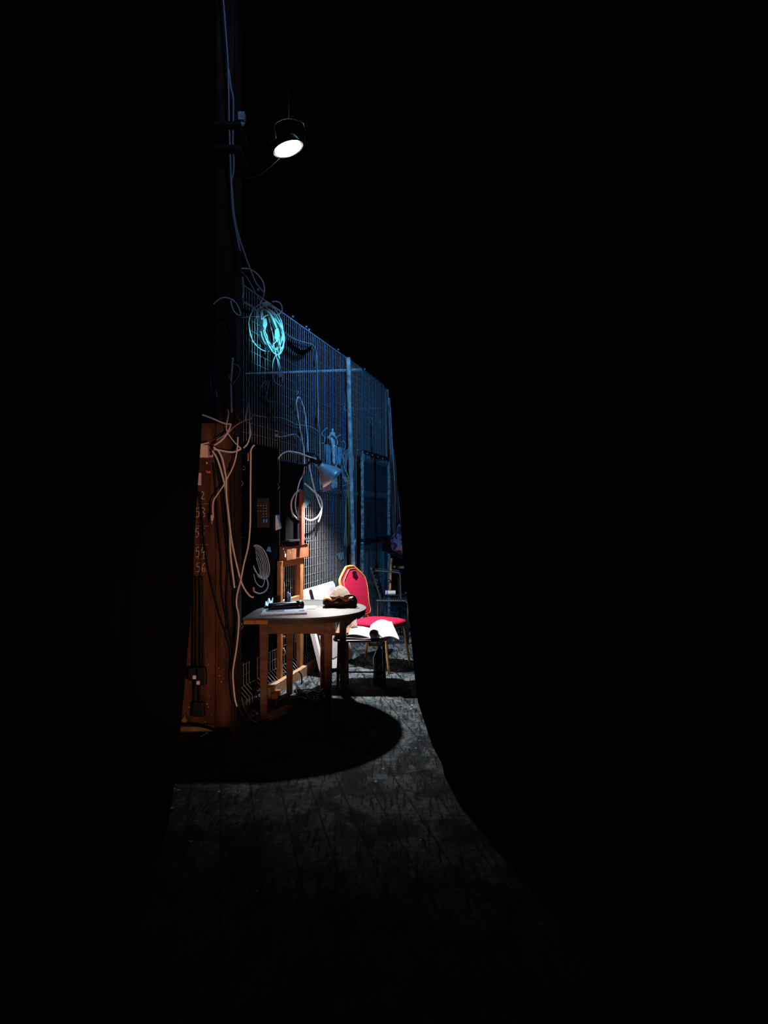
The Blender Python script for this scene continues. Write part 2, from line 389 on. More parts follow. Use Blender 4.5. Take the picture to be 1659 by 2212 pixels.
# tie bar behind the fence
one(MB().tube([V((fx(9.45, 0), 9.5, 3.26)), P(530, 808, 9.6)], 0.017, 8, 0), 'tie_bar', steel, 'horizontal steel bar behind the fence running left from its top', 'bar')
one(MB().tube([P(735, 884, 10.9), P(850, 880, 10.9)], 0.009, 6, 0), 'tie_bar', dark_steel, 'thin dark bar behind the far end of the fence', 'bar')
# gate leaf
gate = thing('mesh_gate', (fx(9.8, .06), 9.8, 0), 'dark framed mesh gate at the far end of the fence', 'gate')
g0, g1 = V((fx(9.12, .07), 9.12, 0.05)), V((fx(10.55, .07), 10.55, 0.05)); H = V((0, 0, 2.19))
for gq, sg in ((g0, 1), (g1, -1)): MB().frame_box(gq, FD * .045 * sg, FN * .03, H).build('gate_stile', mat('worn_stile', (0.32, 0.33, 0.33), 0.7, noise=0.8, scale=30), gate)
for z in (0.0, 1.09, 2.15): MB().frame_box(g0 + V((0, 0, z)), g1 - g0, FN * .03, (0, 0, .04)).build('gate_rail', dark_steel, gate)
wire_panel(9.16, 10.52, 0.09, 2.2, sp=0.05, hs=0.3, off=.075).build('gate_mesh', mat('dull_wire', (0.14, 0.17, 0.19), .6), gate)
mb = MB()
mb.frame_box(g0 + V((0, 0, 1.12)) + FN * .0, FD * 1.36, FN * .006, (0, 0, .94)); mb.build('gate_sheet', mat('blue_black_sheet', (0.010, 0.017, 0.024), .7, noise=.6, scale=5, c2=(0.004, 0.006, 0.009)), gate)
for i in range(6): MB().box(F(772 + i * 11, 972 + i * 3.7, .11), (.012, .012, .012)).build('bolt', steel, gate)
h = F(765, 1167, .13); mb = MB(); mb.box(h, (.05, .05, .03)); mb.cyl(h + V((.01, -.03, 0)), h + V((.01, -.03, -.07)), .007); mb.build('gate_latch', steel, part(gate, 'gate_stile'))
one(MB().lathe(F(782, 1173, .13), (0.3, -1, 0), [(0.010, 0), (0.012, .01), (0.006, .02)], 10), 'padlock_disc', white_pl, 'small white round disc beside the gate latch', 'disc')
# sheets and cloths behind the fence
def cloth_poly(name, pts, m, label, cat, thick=0.012):
    return one(MB().prism(pts, FN * thick), name, m, label, cat)
teal = mat('dark_teal_cloth', (0.012, 0.06, 0.07), .9)
cloth_poly('teal_cloth', [F(655, 1030, .02), F(664, 1024, .02), F(682, 1040, .02), F(691, 1056, .02), F(681, 1066, .02), (F(668, 1085, .02)), F(654, 1101, .02)], teal, 'dark teal cloth hanging against the fence left of the lamp shade', 'cloth')
def hang_cloth(name, A, B, C, D, m, label, amp=0.012, folds=4, off=-.03):
    """A top-left, B top-right, C bottom-right, D bottom-left as pixels on the fence"""
    a, b, c, d = [F(x, y, off) for x, y in (A, B, C, D)]
    def fn(u, v): return a.lerp(b, u).lerp(d.lerp(c, u), v) + FN * amp * math.sin(u * folds * 6.28) * (0.4 + v)
    return one(MB().grid(fn, 24, 12), name, m, label, 'cloth', solid=.004)
hang_cloth('red_cloth', (693, 1030), (716, 1022), (717, 1058), (697, 1063), mat('red_cloth', (0.55, .05, .02), .8), 'red cloth hanging behind the fence under the lamp shade')
hang_cloth('pale_rag', (717, 1010), (729, 1002), (728, 1052), (715, 1055), mat('pale_rag', (.45, .42, .40), .9, noise=.7, scale=30), 'crumpled pale rag behind the fence right of the red cloth', .02, 2)
hang_cloth('yellow_cloth', (749, 1030), (755, 1030), (754, 1182), (743, 1178), mat('yellow_cloth', (.50, .30, .04), .8), 'long narrow yellow cloth hanging beside the scaffold post', .01, 2)
mb = MB(); a_ = [(800, 800), (834, 835), (834, 980), (764, 970), (764, 800)]
hang_cloth('blue_sheet', (727, 1196), (742, 1192), (742, 1208), (733, 1211), mat('teal_scrap', (.10, .25, .30), .8), 'small torn blue-grey scrap on the mesh left of the scaffold post', .006, 2, .0)
# S hooks
def hook(px, py, s=1.0, off=.02):
    o = F(px, py, off); k = o.y / FP * s
    return [o + V((x * k, 0, z * k)) for x, z in ((-3, 8), (0, 11), (3, 8), (1, 3), (-1, -2), (1, -7), (4, -9), (6, -5))]
for px, py, l in ((744, 880, 'wire hook on the fence just left of the scaffold post top'), (762, 889, 'wire hook on the fence just right of the scaffold post'), (801, 910, 'wire hook on the mesh between the two posts'), (820, 917, 'wire hook on the mesh nearest the far post'), (745, 1068, 'wire hook hanging on the fence beside the yellow cloth'), (642, 853, 'wire hook holding the top of the long white cable loop')):
    cable(hook(px, py, .8), .0022, wire_m, l, 'wire hooks on the fence', 'wire_hook', 5, 'hook')

# =============================================================== CABLES ON PILLAR AND FENCE
def PP(px, py, Y=5.30): return P(px, py, Y)
gt = 'tall cables up the pillar'
cable([PP(x, y, 5.33) for x, y in ((480, -30), (487, 60), (492, 130), (494, 200), (495, 260), (497, 330), (499, 390), (501, 430), (504, 465), (511, 505), (519, 545))], .0065, grey_cable, 'left of two tall cables strapped up the timber pillar', gt)
cable([PP(x, y, 5.33) for x, y in ((494, 150), (499, 190), (504, 215), (504, 260), (503, 310), (505, 350), (504, 375), (500, 392), (502, 420), (506, 465), (514, 505), (527, 545), (541, 583), (552, 610), (563, 625), (570, 633), (568, 642))], .0065, grey_cable, 'right of two tall cables up the pillar, bending off to the mesh fence', gt)
cable([P(515, 325, 5.55), P(516, 400, 5.6), P(519, 480, 5.7), P(518, 548, 5.8)], .003, grey_cable, 'thin straight wire down the right side of the pillar', gt)
for py, l in ((270, 'upper black strap around the tall cables on the pillar'), (321, 'lower black strap around the tall cables on the pillar')):
    c = P(492, py, 5.33)
    one(MB().box((c.x, 5.45, c.z), (0.185, 0.30, 0.028)), 'strap', rubber, l, 'strap', 'straps on the pillar', bevel=.003)
bx = thing('small_fixture', P(523, 262, 5.5), 'small blue-lit fixture on the right side of the pillar top', 'light fixture')
c = P(522, 257, 5.5); MB().frame_box(c + V((-.03, -.03, -.02)), (.055, 0, 0), (0, .06, 0), (0, 0, .06)).build('housing', steel, bx, bevel=.004)
MB().lathe(c + V((.0, 0, -.03)), (0, 0, -1), [(.022, 0), (.016, .03)], 10).build('nozzle', grey_cable, bx)
# metal stub above the fence corner
one(MB().box(P(516, 563, 5.83), (0.028, 0.028, 0.12)), 'bracket', steel, 'flat steel bracket standing at the near top corner of the fence', 'bracket')
gl = 'loose cable loops near the fence corner'
cable([P(x, y, 5.72) for x, y in ((498, 606), (503, 590), (514, 582), (530, 580), (546, 585), (560, 597), (569, 612), (571, 630), (568, 645), (562, 655))], .0055, white_cable, 'large round cable loop arching over the near top corner of the fence', gl)
cable([P(x, y, 5.75) for x, y in ((498, 612), (505, 594), (516, 586), (524, 589), (535, 602), (546, 622), (556, 640), (566, 658), (570, 672))], .0045, grey_cable, 'cable slanting from the fence corner down into the hank', gl)
cable([P(x, y, 5.3) for x, y in ((461, 658), (472, 648), (485, 643), (500, 647), (512, 658), (519, 675), (518, 682), (508, 676), (502, 665), (498, 650))], .005, white_cable, 'small open cable ring left of the fence corner', gl)
cable([P(x, y, 5.74) for x, y in ((519, 592), (517, 610), (518, 650), (518, 688), (519, 720), (518, 745), (516, 765))], .004, grey_cable, 'pale cable running straight down the fence corner post', gl)
cable([F(x, y) for x, y in ((524, 598), (526, 630), (524, 652), (532, 655), (545, 662), (555, 672))], .008, grey_cable, 'ribbed grey hose bending from the corner post towards the hank', gl, 'hose', 8, 'hose')
cable([F(x, y) for x, y in ((519, 687), (540, 684), (560, 684))], .003, grey_cable, 'short taut wire between corner post and hank', gl)
# the hank
hk = thing('cable_hank', F(585, 700, .08), 'large bright cyan-lit hank of cable hanging on the fence top', 'cable coil')
ctr = F(583, 700, .08)
def loop_pts(cx, cy, rx, ry, rot, Y, n=14, jit=0.0, dy=0.0):
    out = []
    for k in range(n):
        a = 2 * math.pi * k / n
        x, y = rx * math.cos(a), ry * math.sin(a)
        out.append(P(cx + x * math.cos(rot) - y * math.sin(rot) + random.uniform(-jit, jit), cy + x * math.sin(rot) + y * math.cos(rot) + random.uniform(-jit, jit), Y + dy * math.sin(a) + random.uniform(-jit, jit) * .004))
    return out
HY = ctr.y
mb = MB()
for i in range(12):
    t = i / 11
    mb.tube(loop_pts(575 + 14 * t + random.uniform(-3, 3), 706 + 12 * t + random.uniform(-4, 4), 8 + 20 * abs(math.sin(i * 1.3)) * .75, 44 + random.uniform(-6, 12), -0.28 + random.uniform(-.07, .05), HY + random.uniform(-.03, .03), jit=1.0), .0048, 6, 4, True)
mb.tube(loop_pts(574, 708, 36, 52, -.15, HY, jit=1), .005, 6, 4, True)
mb.build('coiled_cable', white_cable, hk)
mb = MB()
for k in range(5): mb.tube([P(560 + k * 3, 658 + k, HY - .04), P(568 + k * 3, 655 + k, HY - .05), P(577 + k * 2, 652 + k, HY - .04), P(579 + k * 2, 660 + k, HY)], .0045, 6)
mb.build('tie', white_cable, hk)
MB().tube([P(x, y, HY - .02) for x, y in ((588, 652), (600, 652), (608, 660), (609, 671), (602, 679), (592, 679), (585, 672))], .0055, 6).build('free_end', white_cable, hk)
mb = MB()
for pts in (((590, 740), (597, 770), (603, 800), (604, 826)), ((598, 750), (604, 775), (598, 765), (590, 780), (589, 800), (592, 822), (603, 832)), ((600, 775), (607, 800), (611, 812), (609, 830), (604, 836))):
    mb.tube([P(x, y, HY - .03) for x, y in pts], .0035, 6)
mb.build('hanging_tail', white_cable, hk)
MB().prism([P(601, 803, HY - .04), P(614, 810, HY - .04), P(602, 816, HY - .04)], (0, .006, 0)).build('tape_flag', white_cable, hk)
mb = MB()
for cx_, cy_, s in ((573, 698, 1), (599, 722, 1.2)):
    MB().prism([P(cx_ - 4 * s, cy_ - 8 * s, HY - .045), P(cx_ + 2 * s, cy_ - 11 * s, HY - .045), P(cx_ + 4 * s, cy_ + 2 * s, HY - .045), P(cx_, cy_ + 15 * s, HY - .045), P(cx_ - 5 * s, cy_ + 6 * s, HY - .045)], (0, .006, 0)).build('tape_wrap', white_cable, part(hk, 'coiled_cable'))

gf = 'cables fixed along the mesh fence'
cable([F(x, y, .04) for x, y in ((588, 690), (600, 702), (612, 717), (628, 729), (645, 736), (662, 741), (675, 745), (682, 757), (685, 790), (686, 850), (688, 905), (690, 950), (691, 1000), (691, 1035), (693, 1058))], .007, grey_cable, 'conduit curving along the fence top then straight down the mesh', gf)
one(MB().prism([F(x, y, .06) for x, y in ((618, 734), (632, 746), (648, 756), (660, 755), (672, 746), (668, 758), (652, 768), (640, 764), (622, 748))], FN * .01), 'shadow_patch', black_cloth, 'black shadow patch on the mesh beneath the curving conduit', 'cloth')  # shadow on the wires, modelled as a black sheet
cable([F(x, y, .04) for x, y in ((590, 901), (603, 902), (615, 905), (628, 911), (640, 917), (655, 919), (668, 921), (680, 927), (689, 932))], .004, grey_cable, 'thin cable drooping across the mesh to the conduit', gf)
cable([F(x, y, .04) for x, y in ((601, 943), (612, 943), (625, 940), (637, 938), (643, 942), (648, 950))], .006, grey_cable, 'short cable leaving the small socket on the mesh', gf)
so = thing('wall_socket', F(596, 937, .04), 'small grey socket block fixed on the mesh above the dark cabinet', 'socket')
MB().box(F(597, 937, .05), (.028, .03, .055), -.2).build('socket_block', steel, so, bevel=.003)
MB().box(F(597, 935, .075), (.018, .006, .02), -.2).build('socket_face', dark_steel, part(so, 'socket_block'))
# long white loop and lower loop
LW = 6.95
gw = 'white cables looped near the clamp lamp'
cable([F(x, y, .088) for x, y in ((658, 1008), (657, 980), (652.6, 950), (647, 920), (642, 890), (640.5, 868), (645, 858), (652, 870), (658, 892), (663, 936), (666, 986), (671, 1022), (680, 1059), (690, 1088), (694.6, 1105), (688, 1127))], .0072, white_cable, 'long narrow white cable loop hanging on the fence by the clamp lamp', gw)
cable([F(x, y, .084) for x, y in ((658, 1008), (655, 1025), (647, 1041), (641, 1066), (638, 1088), (640, 1105), (645, 1117))], .0060, white_cable, 'white cable strand inside the round loop left of the red-brown post', gw)
cable([F(x, y, .094) for x, y in ((648, 1058), (635, 1070), (629, 1088), (631, 1106), (638, 1117), (647, 1122), (655, 1117), (661, 1121), (671.5, 1124), (684.5, 1118), (693, 1105), (696, 1092), (691.7, 1076), (681.6, 1064.6), (670, 1054), (658, 1044))], .0080, white_cable, 'thick round white cable loop in front of the red-brown post', gw)
# left bunch
G5 = 5.27
gc = 'tangled cables in front of the pillar and board'
L = [
 ([(433, 895), (456, 903), (476, 911.6), (490, 916), (498, 916), (497, 922), (491.7, 934.5), (480, 950), (463, 962)], .006, white_cable, 'cable curving from the left curtain back down to the cream box'),
 ([(467, 951), (491, 936), (504, 923.6), (516, 915), (534, 907), (543, 903), (547.7, 897.7), (558.6, 899.5), (576, 901)], .0045, grey_cable, 'cable rising right from the cream box towards the fence'),
 ([(491, 885), (494, 892), (491, 909), (489, 922), (492, 935.6), (504, 952.5), (514, 963), (521, 969)], .0042, white_cable, 'thin wavy cable crossing in front of the pillar'),
 ([(526, 968), (534.5, 958.5), (540.5, 940.5), (540, 925), (539, 911)], .0055, white_cable, 'cable bow hanging right of the pillar'),
 ([(462, 971), (472, 972), (487.5, 975.4), (504, 976.6), (514, 973), (521, 969)], .0065, white_cable, 'horizontal sagging cable from the cream box to the right'),
 ([(461, 966), (472, 975), (480, 991), (485, 1013), (488.7, 1037), (489, 1067), (492, 1096), (495.6, 1132), (502, 1176), (508.6, 1208), (518, 1246), (526.5, 1269), (539.5, 1287), (548, 1290)], .0065, white_cable, 'long cable from the cream box down the board, bending right at its end'),
 ([(458.5, 974), (468, 989), (476.6, 1013), (487.4, 1057), (490.7, 1086.5), (496, 1132), (497, 1176), (499, 1208.6), (503.7, 1246), (506.5, 1270)], .0068, white_cable, 'long cable from the cream box ending straight on the side plank'),
 ([(503, 773), (501, 800), (499, 827), (500, 868), (500.5, 892)], .007, white_cable, 'straight vertical cable on the pillar above the tangle'),
 ([(550, 961), (544, 968), (541, 978), (541.7, 984), (541, 1060), (541, 1103), (540, 1142), (536, 1181), (526.5, 1220), (520, 1254), (512, 1285), (511, 1307), (515, 1325), (515.7, 1351), (511.6, 1395), (506, 1430), (503, 1455), (505, 1488), (508, 1512), (512, 1526)], .006, white_cable, 'longest pale cable hanging right of the pillar down to the floor'),
 ([(514, 944), (513, 964), (510, 985), (504, 1007), (492, 1031), (478, 1056), (469, 1069), (461, 1083), (459.8, 1103), (461, 1119)], .005, white_cable, 'cable crossing leftwards over the board to a small plug'),
 ([(493, 810), (498, 822), (503, 828), (512, 818), (519, 804), (516, 792), (505, 786)], .0028, grey_cable, 'thin wire ring tied on the pillar cable'),
 ([(458, 808), (455, 820), (456, 838), (462, 850), (470, 860), (474, 872)], .0035, dull_cable, 'dull wire curving beside the left curtain above the tangle'),
 ([(466, 843), (470, 860), (474, 873)], .0035, grey_cable, 'short grey wire end left of the vertical cable'),
 ([(461, 851), (475, 862), (490, 870), (505, 885), (520, 912)], .0025, dull_cable, 'thin dark wire slanting over the pillar'),
 ([(430, 961), (440, 959), (452, 956)], .005, white_cable, 'short cable piece lying on top of the cream box'),
]
for pts, r, m, l in L: cable([P(x, y, G5 - .004 * (i_ := len(pts))) for x, y in pts], r, m, l, gc)
mb = MB()
for k, pts in enumerate((((538, 868), (533, 886), (530, 904)), ((538, 870), (536, 885), (529, 908)), ((538, 868), (540, 890), (540, 910)), ((537, 870), (531, 898), (533, 915)))):
    mb.tube([P(x, y, 5.9) for x, y in pts], .0035, 5)
one(mb, 'wire_tuft', grey_cable, 'small bunch of blue-lit wires hanging on the near end of the mesh', 'wires')
pl = thing('cable_plug', P(459, 1119, 5.24), 'small orange and white plug at the end of the crossing cable on the board', 'plug')
MB().lathe(P(457, 1112, 5.24), (0.1, 0, -1), [(.006, 0), (.010, .012), (.010, .035), (.004, .045)], 10).build('plug_body', cream, pl)
MB().cyl(P(457.5, 1127, 5.24), P(457.5, 1132, 5.24), .004, 6).build('plug_pin', steel, part(pl, 'plug_body'))
pl = thing('phono_plug', P(536, 990, 5.2), 'red phono plug hanging beside the longest pale cable', 'plug')
MB().cyl(P(536, 978, 5.2), P(536, 990, 5.2), .0065, 10).build('plug_sleeve', orange, pl)
MB().cyl(P(536, 990, 5.2), P(536, 996, 5.2), .004, 8).build('plug_pin', cream, pl)
one(MB().tube([P(x, y, 5.45) for x, y in ((525, 1007), (529, 1009), (530, 1011), (529, 1014), (525, 1015))], .003, 6), 'metal_ring', steel, 'small half ring catching light right of the pillar', 'ring')

hb0, hb1 = F(526, 1106, .03), F(597, 1106, .03)
one(MB().frame_box(V((hb0.x, hb0.y, .34)), V((hb1.x - hb0.x, hb1.y - hb0.y, 0)), FN * .012, (0, 0, 1.70)), 'shade_sheet', black_wall, 'black sheet added to darken the near end of the mesh fence behind the dotted panel', 'board')  # added sheet that keeps the near mesh dark under the amber and lamp light
# dark equipment panel with sockets to the right of the pillar
pp = thing('patch_panel', P(562, 1110, 6.1), 'black patch panel with rows of white dots left of the dark cabinet', 'patch panel')
c = P(563, 1108, 6.12)
MB().box(c + V((0, .03, 0)), (.13, .05, .24)).build('panel_body', blackm, pp, bevel=.004)
mb = MB(); mbb = MB()
for j, y in enumerate((1092, 1104)):
    for i in range(5): mb.box(P(552 + i * 5.8, y, 6.11), (.005, .012, .005))
for j, y in enumerate((1098, 1110, 1116)):
    for i in range(2): mb.box(P(569.5 + i * 5.8, y, 6.11), (.004, .012, .006))
for i in range(2): mbb.box(P(570 + i * 6, 1125, 6.11), (.012, .012, .026))
mb.build('socket_dot', white_pl, part(pp, 'panel_body')); mbb.build('blue_socket', blue_pl, part(pp, 'panel_body'))
# coil right of the board
ck = thing('cable_coil', P(562, 1230, 6.06), 'blue-grey coil of cable hanging low left of the wooden cabinet', 'cable coil')
mb = MB()
for i in range(7):
    mb.tube(loop_pts(562 - i * 1.7, 1214 + i * .7, 17 - i * 1.9, 38 - i * 1.2, -.28, 6.06 + i * .008, jit=.5), .004 if i else .0058, 6, 4, True)
mb.tube([P(x, y, 6.05) for x, y in ((548, 1240), (553, 1258), (565, 1268), (571, 1255), (567, 1236))], .004, 6)
mb.build('coil_turn', mat('blue_grey_cable', (.35, .45, .55), .5), ck)
MB().tube([P(x, y, 6.04) for x, y in ((575, 1247), (579, 1262), (575, 1275), (563, 1282), (552, 1280), (546, 1275))], .0055, 6).build('coil_tail', MATS['blue_grey_cable'], ck)
MB().box(P(548, 1273, 6.03), (.012, .01, .03)).build('plug_end', orange, ck)
# blue leaflet holder and small blue clip
lf = thing('leaflet_holder', P(601, 1130, 6.5), 'blue and white leaflet wedge clipped left of the dark cabinet', 'leaflet')
MB().prism([P(596, 1112, 6.5), P(602, 1112, 6.5), P(608, 1141, 6.5), P(604, 1143, 6.5)], (0, .02, 0)).build('blue_cover', blue_pl, lf)
MB().prism([P(595, 1114, 6.49), P(597, 1113, 6.49), P(606, 1142, 6.49), P(595, 1146, 6.49)], (0, .01, 0)).build('white_sheet', paper, lf)
mb = MB(); mb.tube([P(591, 1092, 6.48), P(589, 1102, 6.48), P(591, 1112, 6.48), P(592, 1145, 6.48)], .005, 6); mb.build('black_clip', blackm, lf)
one(MB().prism([P(579, 1181, 6.3), P(583, 1181, 6.3), P(585, 1193, 6.3), P(575, 1190, 6.3)], (0, .02, 0)), 'blue_clip', blue_pl, 'small blue clip hanging right of the cable coil', 'clip')
# wires hanging on the mesh, near coil above
mb = MB()
for pts in (((574, 822), (566, 832), (563, 838)), ((578, 822), (573, 835), (572, 842)), ((582, 822), (580, 835), (576, 850), (576, 862), (582, 868), (590, 868), (594, 862), (590, 850))): mb.tube([F(x, y, .05) for x, y in pts], .003, 5)
one(mb, 'wire_tuft', grey_cable, 'thin drooping wires on the mesh below the big hank', 'wires')
mb = MB()
for i in range(4): mb.tube(loop_pts(751 + i * .8, 1006 + i, 12 - i * 2.2, 36 - i * 2, .06, 8.35, jit=.6), .0045, 6, 4, True)
mb.tube([P(x, y, 8.33) for x, y in ((738, 955), (743, 953), (746, 962), (743, 975), (741, 990), (744, 1010), (755, 1035))], .005, 6)
mb.tube([P(x, y, 8.33) for x, y in ((740, 1050), (750, 1046), (756, 1042), (752, 1037))], .004, 6)
one(mb, 'cable_coil', grey_cable, 'slim blue-lit cable coil hanging by the scaffold post', 'cable coil')
# blue bundle: wrapped stand between two garments
bn = thing('wrapped_bundle', F(720, 965, .08), 'pale blue wrapped bundle tied to the fence above the lamp shade', 'bundle')
wrap = mat('blue_grey_wrap', (.45, .55, .60), .7, noise=.35, scale=40, bump=.3)
bY = F(719, 960, .1).y
MB().tube([P(x, y, bY) for x, y in ((718, 926), (718, 935), (717, 941), (717, 950), (719, 960), (720, 980), (721, 1003))], [.010, .03, .022, .03, .026, .018, .012], 8).build('wrapped_stem', wrap, bn)
mb = MB(); mb.tube([P(x, y, bY - .03) for x, y in ((707, 924), (695, 936), (702, 946), (700, 957), (695, 957))], .004, 5); mb.tube([P(x, y, bY - .03) for x, y in ((737, 939), (727, 945), (729, 957), (725, 963))], .004, 5)
for k in range(5): mb.tube([P(706 + k * 2, 946 + k, bY - .03), P(714, 940 - k, bY - .035), P(724 + k, 940 + k * 2, bY - .03)], .004, 5)
mb.build('tie_string', wrap, bn)
bg = mat('blue_canvas', (.16, .30, .42), .8, noise=.3, scale=9)
hang_cloth('blue_canvas_bag', (696, 957), (713, 962), (715, 1004), (697, 1004), bg, 'blue canvas pouch behind the mesh left of the wrapped bundle', .02, 2, -.05)
hang_cloth('blue_canvas_bag', (724, 963), (741, 968), (736, 1004), (723, 1006), bg, 'blue canvas pouch behind the mesh right of the wrapped bundle', .02, 2, -.05)

# =============================================================== CLAMP LAMP
LP = V((-0.57, 7.30, 1.86))
cl = thing('clamp_lamp', LP, 'metal cone-shaded clamp lamp lit above the table by the fence', 'lamp')
ax = V((0.66, 0.22, -0.72)).normalized()
ap = P(688, 1001, 7.0)
shade = MB()
prof = [(0.028, 0.0), (0.034, 0.03), (0.060, 0.07), (0.085, 0.11), (0.105, 0.15), (0.122, 0.19)]
def shell(o, axis, prof, th, n=40):
    s = MB(); axis = V(axis).normalized(); u = axis.orthogonal().normalized(); v = axis.cross(u); rings = []
    full = prof + [(max(r - th, .004), h_) for r, h_ in reversed(prof)]
    for r, h_ in full: rings.append([s.bm.verts.new(o + axis * h_ + (u * math.cos(2 * math.pi * k / n) + v * math.sin(2 * math.pi * k / n)) * r) for k in range(n)])
    for i in range(len(rings)):
        A, B = rings[i], rings[(i + 1) % len(rings)]
        for k in range(n):
            f = s.bm.faces.new([A[k], A[(k + 1) % n], B[(k + 1) % n], B[k]]); f.smooth = True
    return s
sh_ = shell(ap, ax, prof, .003); sh_.build('lamp_shade', mat('brushed_aluminium', (.66, .72, .78), .38, metal=.35, noise=.05), cl)
MB().lathe(ap - ax * .10, ax, [(.020, 0), (.034, .012), (.036, .07), (.034, .115)], 18).build('lamp_holder', blackm, cl)
mb = MB(); q = ap - ax * .06
mb.box(q + V((-.03, .02, .03)), (.07, .05, .06), .4); mb.tube([q + V((-.03, .03, 0)), q + V((-.06, .05, -.05)), V((fx(7.15, .02), 7.15, q.z - .06))], .012, 8)
mb.build('spring_clamp', blackm, cl, bevel=.005)
MB().cyl(q + V((.04, -.03, .03)), q + V((.06, -.045, .035)), .008, 8).build('wing_screw', steel, cl); MB().cyl(q + V((.0, -.04, -.05)), q + V((.03, -.055, -.07)), .006, 8).build('wing_screw', steel, cl)
MB().tube([P(x, y, 6.95) for x, y in ((684, 992), (676, 989), (665.6, 986), (647, 979), (632, 976), (620, 975.6), (608, 982), (600.5, 992), (598, 1002))], .0072, 8).build('lamp_cord', white_cable, cl)
bulb = ap + ax * .125
MB().lathe(ap + ax * .02, ax, [(.012, 0), (.014, .02), (.022, .04), (.022, .06), (.014, .072), (.004, .076)], 16).build('bulb', mat('lit_bulb', (1, 1, 1), .5, emit=(1, .9, .78), es=20), cl)
d = bpy.data.lights.new('clamp_lamp_light', 'SPOT'); lo = bpy.data.objects.new('clamp_lamp_light', d); COL.objects.link(lo)
d.energy = 260; d.color = (1.0, 0.95, 0.92); d.shadow_soft_size = 0.022; d.spot_size = math.radians(140); d.spot_blend = 0.6
lo.location = ap + ax * .20 + V((-.05, 0, -.02)); lo.rotation_euler = V((.07, .0, -.99)).to_track_quat('-Z', 'Y').to_euler()

# =============================================================== OVERHEAD SPOTLIGHT
sy = 8.2
sl = thing('stage_spotlight', P(622, 312, sy), 'lit overhead stage spotlight glowing white in the dark above the fence', 'spotlight')
sax = V((.32, -.02, -.95)).normalized()
c0 = P(614, 296, sy)
shell(c0, sax, [(.07, 0), (.12, .03), (.145, .09), (.17, .12), (.17, .14)], .004, 28).build('housing', mat('black_can', (.05, .05, .055), .35, metal=.5), sl)
MB().lathe(c0 + sax * .12, sax, [(.14, -.01), (.145, .02), (.10, .045), (.01, .055)], 24).build('lens', mat('hot_lens', (1, 1, 1), .3, emit=(1, .86, .68), es=14), part(sl, 'housing'))
mb = MB(); c1 = c0 + sax * .2; u = sax.orthogonal().normalized(); v = sax.cross(u)

_bm = mat('steel_flap', (.6, .62, .65), .4, metal=.3)
MB().frame_box(P(650, 304, sy), (.035, 0, -.02), (0, .02, .0), (.015, 0, .06)).build('barn_door', _bm, sl)
MB().frame_box(P(583, 303, sy), (.065, 0, .035), (0, .02, 0), (0, 0, -.02)).build('barn_door', _bm, sl)
MB().frame_box(P(579, 313, sy), (.06, 0, -.05), (0, .02, 0), (0, 0, .02)).build('barn_door', _bm, sl)
yk = MB(); top = V((c0.x + .05, sy, 7.3))
yk.tube([c0 + V((-.09, 0, 0)), c0 + V((-.10, 0, .14)), c0 + V((.05, 0, .2)), c0 + V((.2, 0, .14)), c0 + V((.2, .0, -.02))], .007, 6, 3); yk.cyl(c0 + V((.05, 0, .2)), top, .012, 8); yk.build('yoke', blackm, sl)
mb = MB(); mb.tube([P(596, 321, sy), P(599, 324, sy), P(602, 322, sy), P(600, 318, sy)], .006, 6); mb.cyl(P(593, 329, sy), P(596, 331, sy), .008, 6); mb.build('knob', steel, sl)
cable([P(x, y, sy) for x, y in ((603, 343), (590, 356), (578, 366), (562, 378), (545, 384), (525, 386))], .003, dull_cable, 'thin cable sagging from the overhead spotlight to the pillar')
one(MB().cyl((-4.8, sy, 7.3), (5.3, sy, 7.3), .025, 12), 'lighting_bar', blackm, 'dark horizontal lighting bar holding the overhead spotlight', 'bar')
spot('stage_spotlight_beam', c0 + sax * .26, c0 + sax * 5, 12, (1, .9, .78), 60, .5, .05)

# =============================================================== TABLE
TZ = 0.75
def table_outline(z, inset=0.0):
    pts = []
    x0n, y0n = -1.00, 5.43                    # near left corner, far left corner
    x0f, y0f = -0.90, 6.50
    cx, cy, rx, ry = -.66, 6.01, .52, .585
    for k in range(41):
        a = -math.pi / 2 + math.pi * k / 40
        pts.append(V((cx + (rx - inset) * math.cos(a), cy + (ry - inset) * math.sin(a), z)))
    pts += [V((-.83 + inset, 6.56 - inset, z)), V((-.87 + inset, 6.38, z)), V((-.985 + inset, 5.9, z)), V((x0n + inset, y0n + inset * .6, z))]
    return pts
tb = thing('round_table', (-.62, 6.0, 0), 'dark round-ended wooden table with a worn top in front of the fence', 'table')
top_m = mat('worn_blue_grey_top', (.065, .078, .078), .5, noise=.5, scale=5, stretch=(1.5, .6, 1), c2=(.018, .028, .038), spec=.3)
MB().prism(table_outline(TZ - .012), (0, 0, .012)).build('tabletop', top_m, tb)
MB().prism(table_outline(TZ - .045, .004), (0, 0, .032)).build('top_edge', mat('dark_edge', (.03, .018, .013), .6), tb)
MB().frame_box((-.99, 5.425, TZ - .043), (.17, 0, 0), (0, .03, 0), (0, 0, .028)).build('edge_batten', wood, part(tb, 'top_edge'))
for z, y in ((0, 5.55), (1, 6.38)):
    MB().frame_box((-.84 + z * .06, y, .62), (.44, 0, 0), (0, .025, 0), (0, 0, .083)).build('apron', wood_dark, tb, bevel=.002)
for x in (-.86, -.375): MB().frame_box((x, 5.57, .62), (.022, 0, 0), (0, .84, 0), (0, 0, .083)).build('apron', wood_dark, tb)
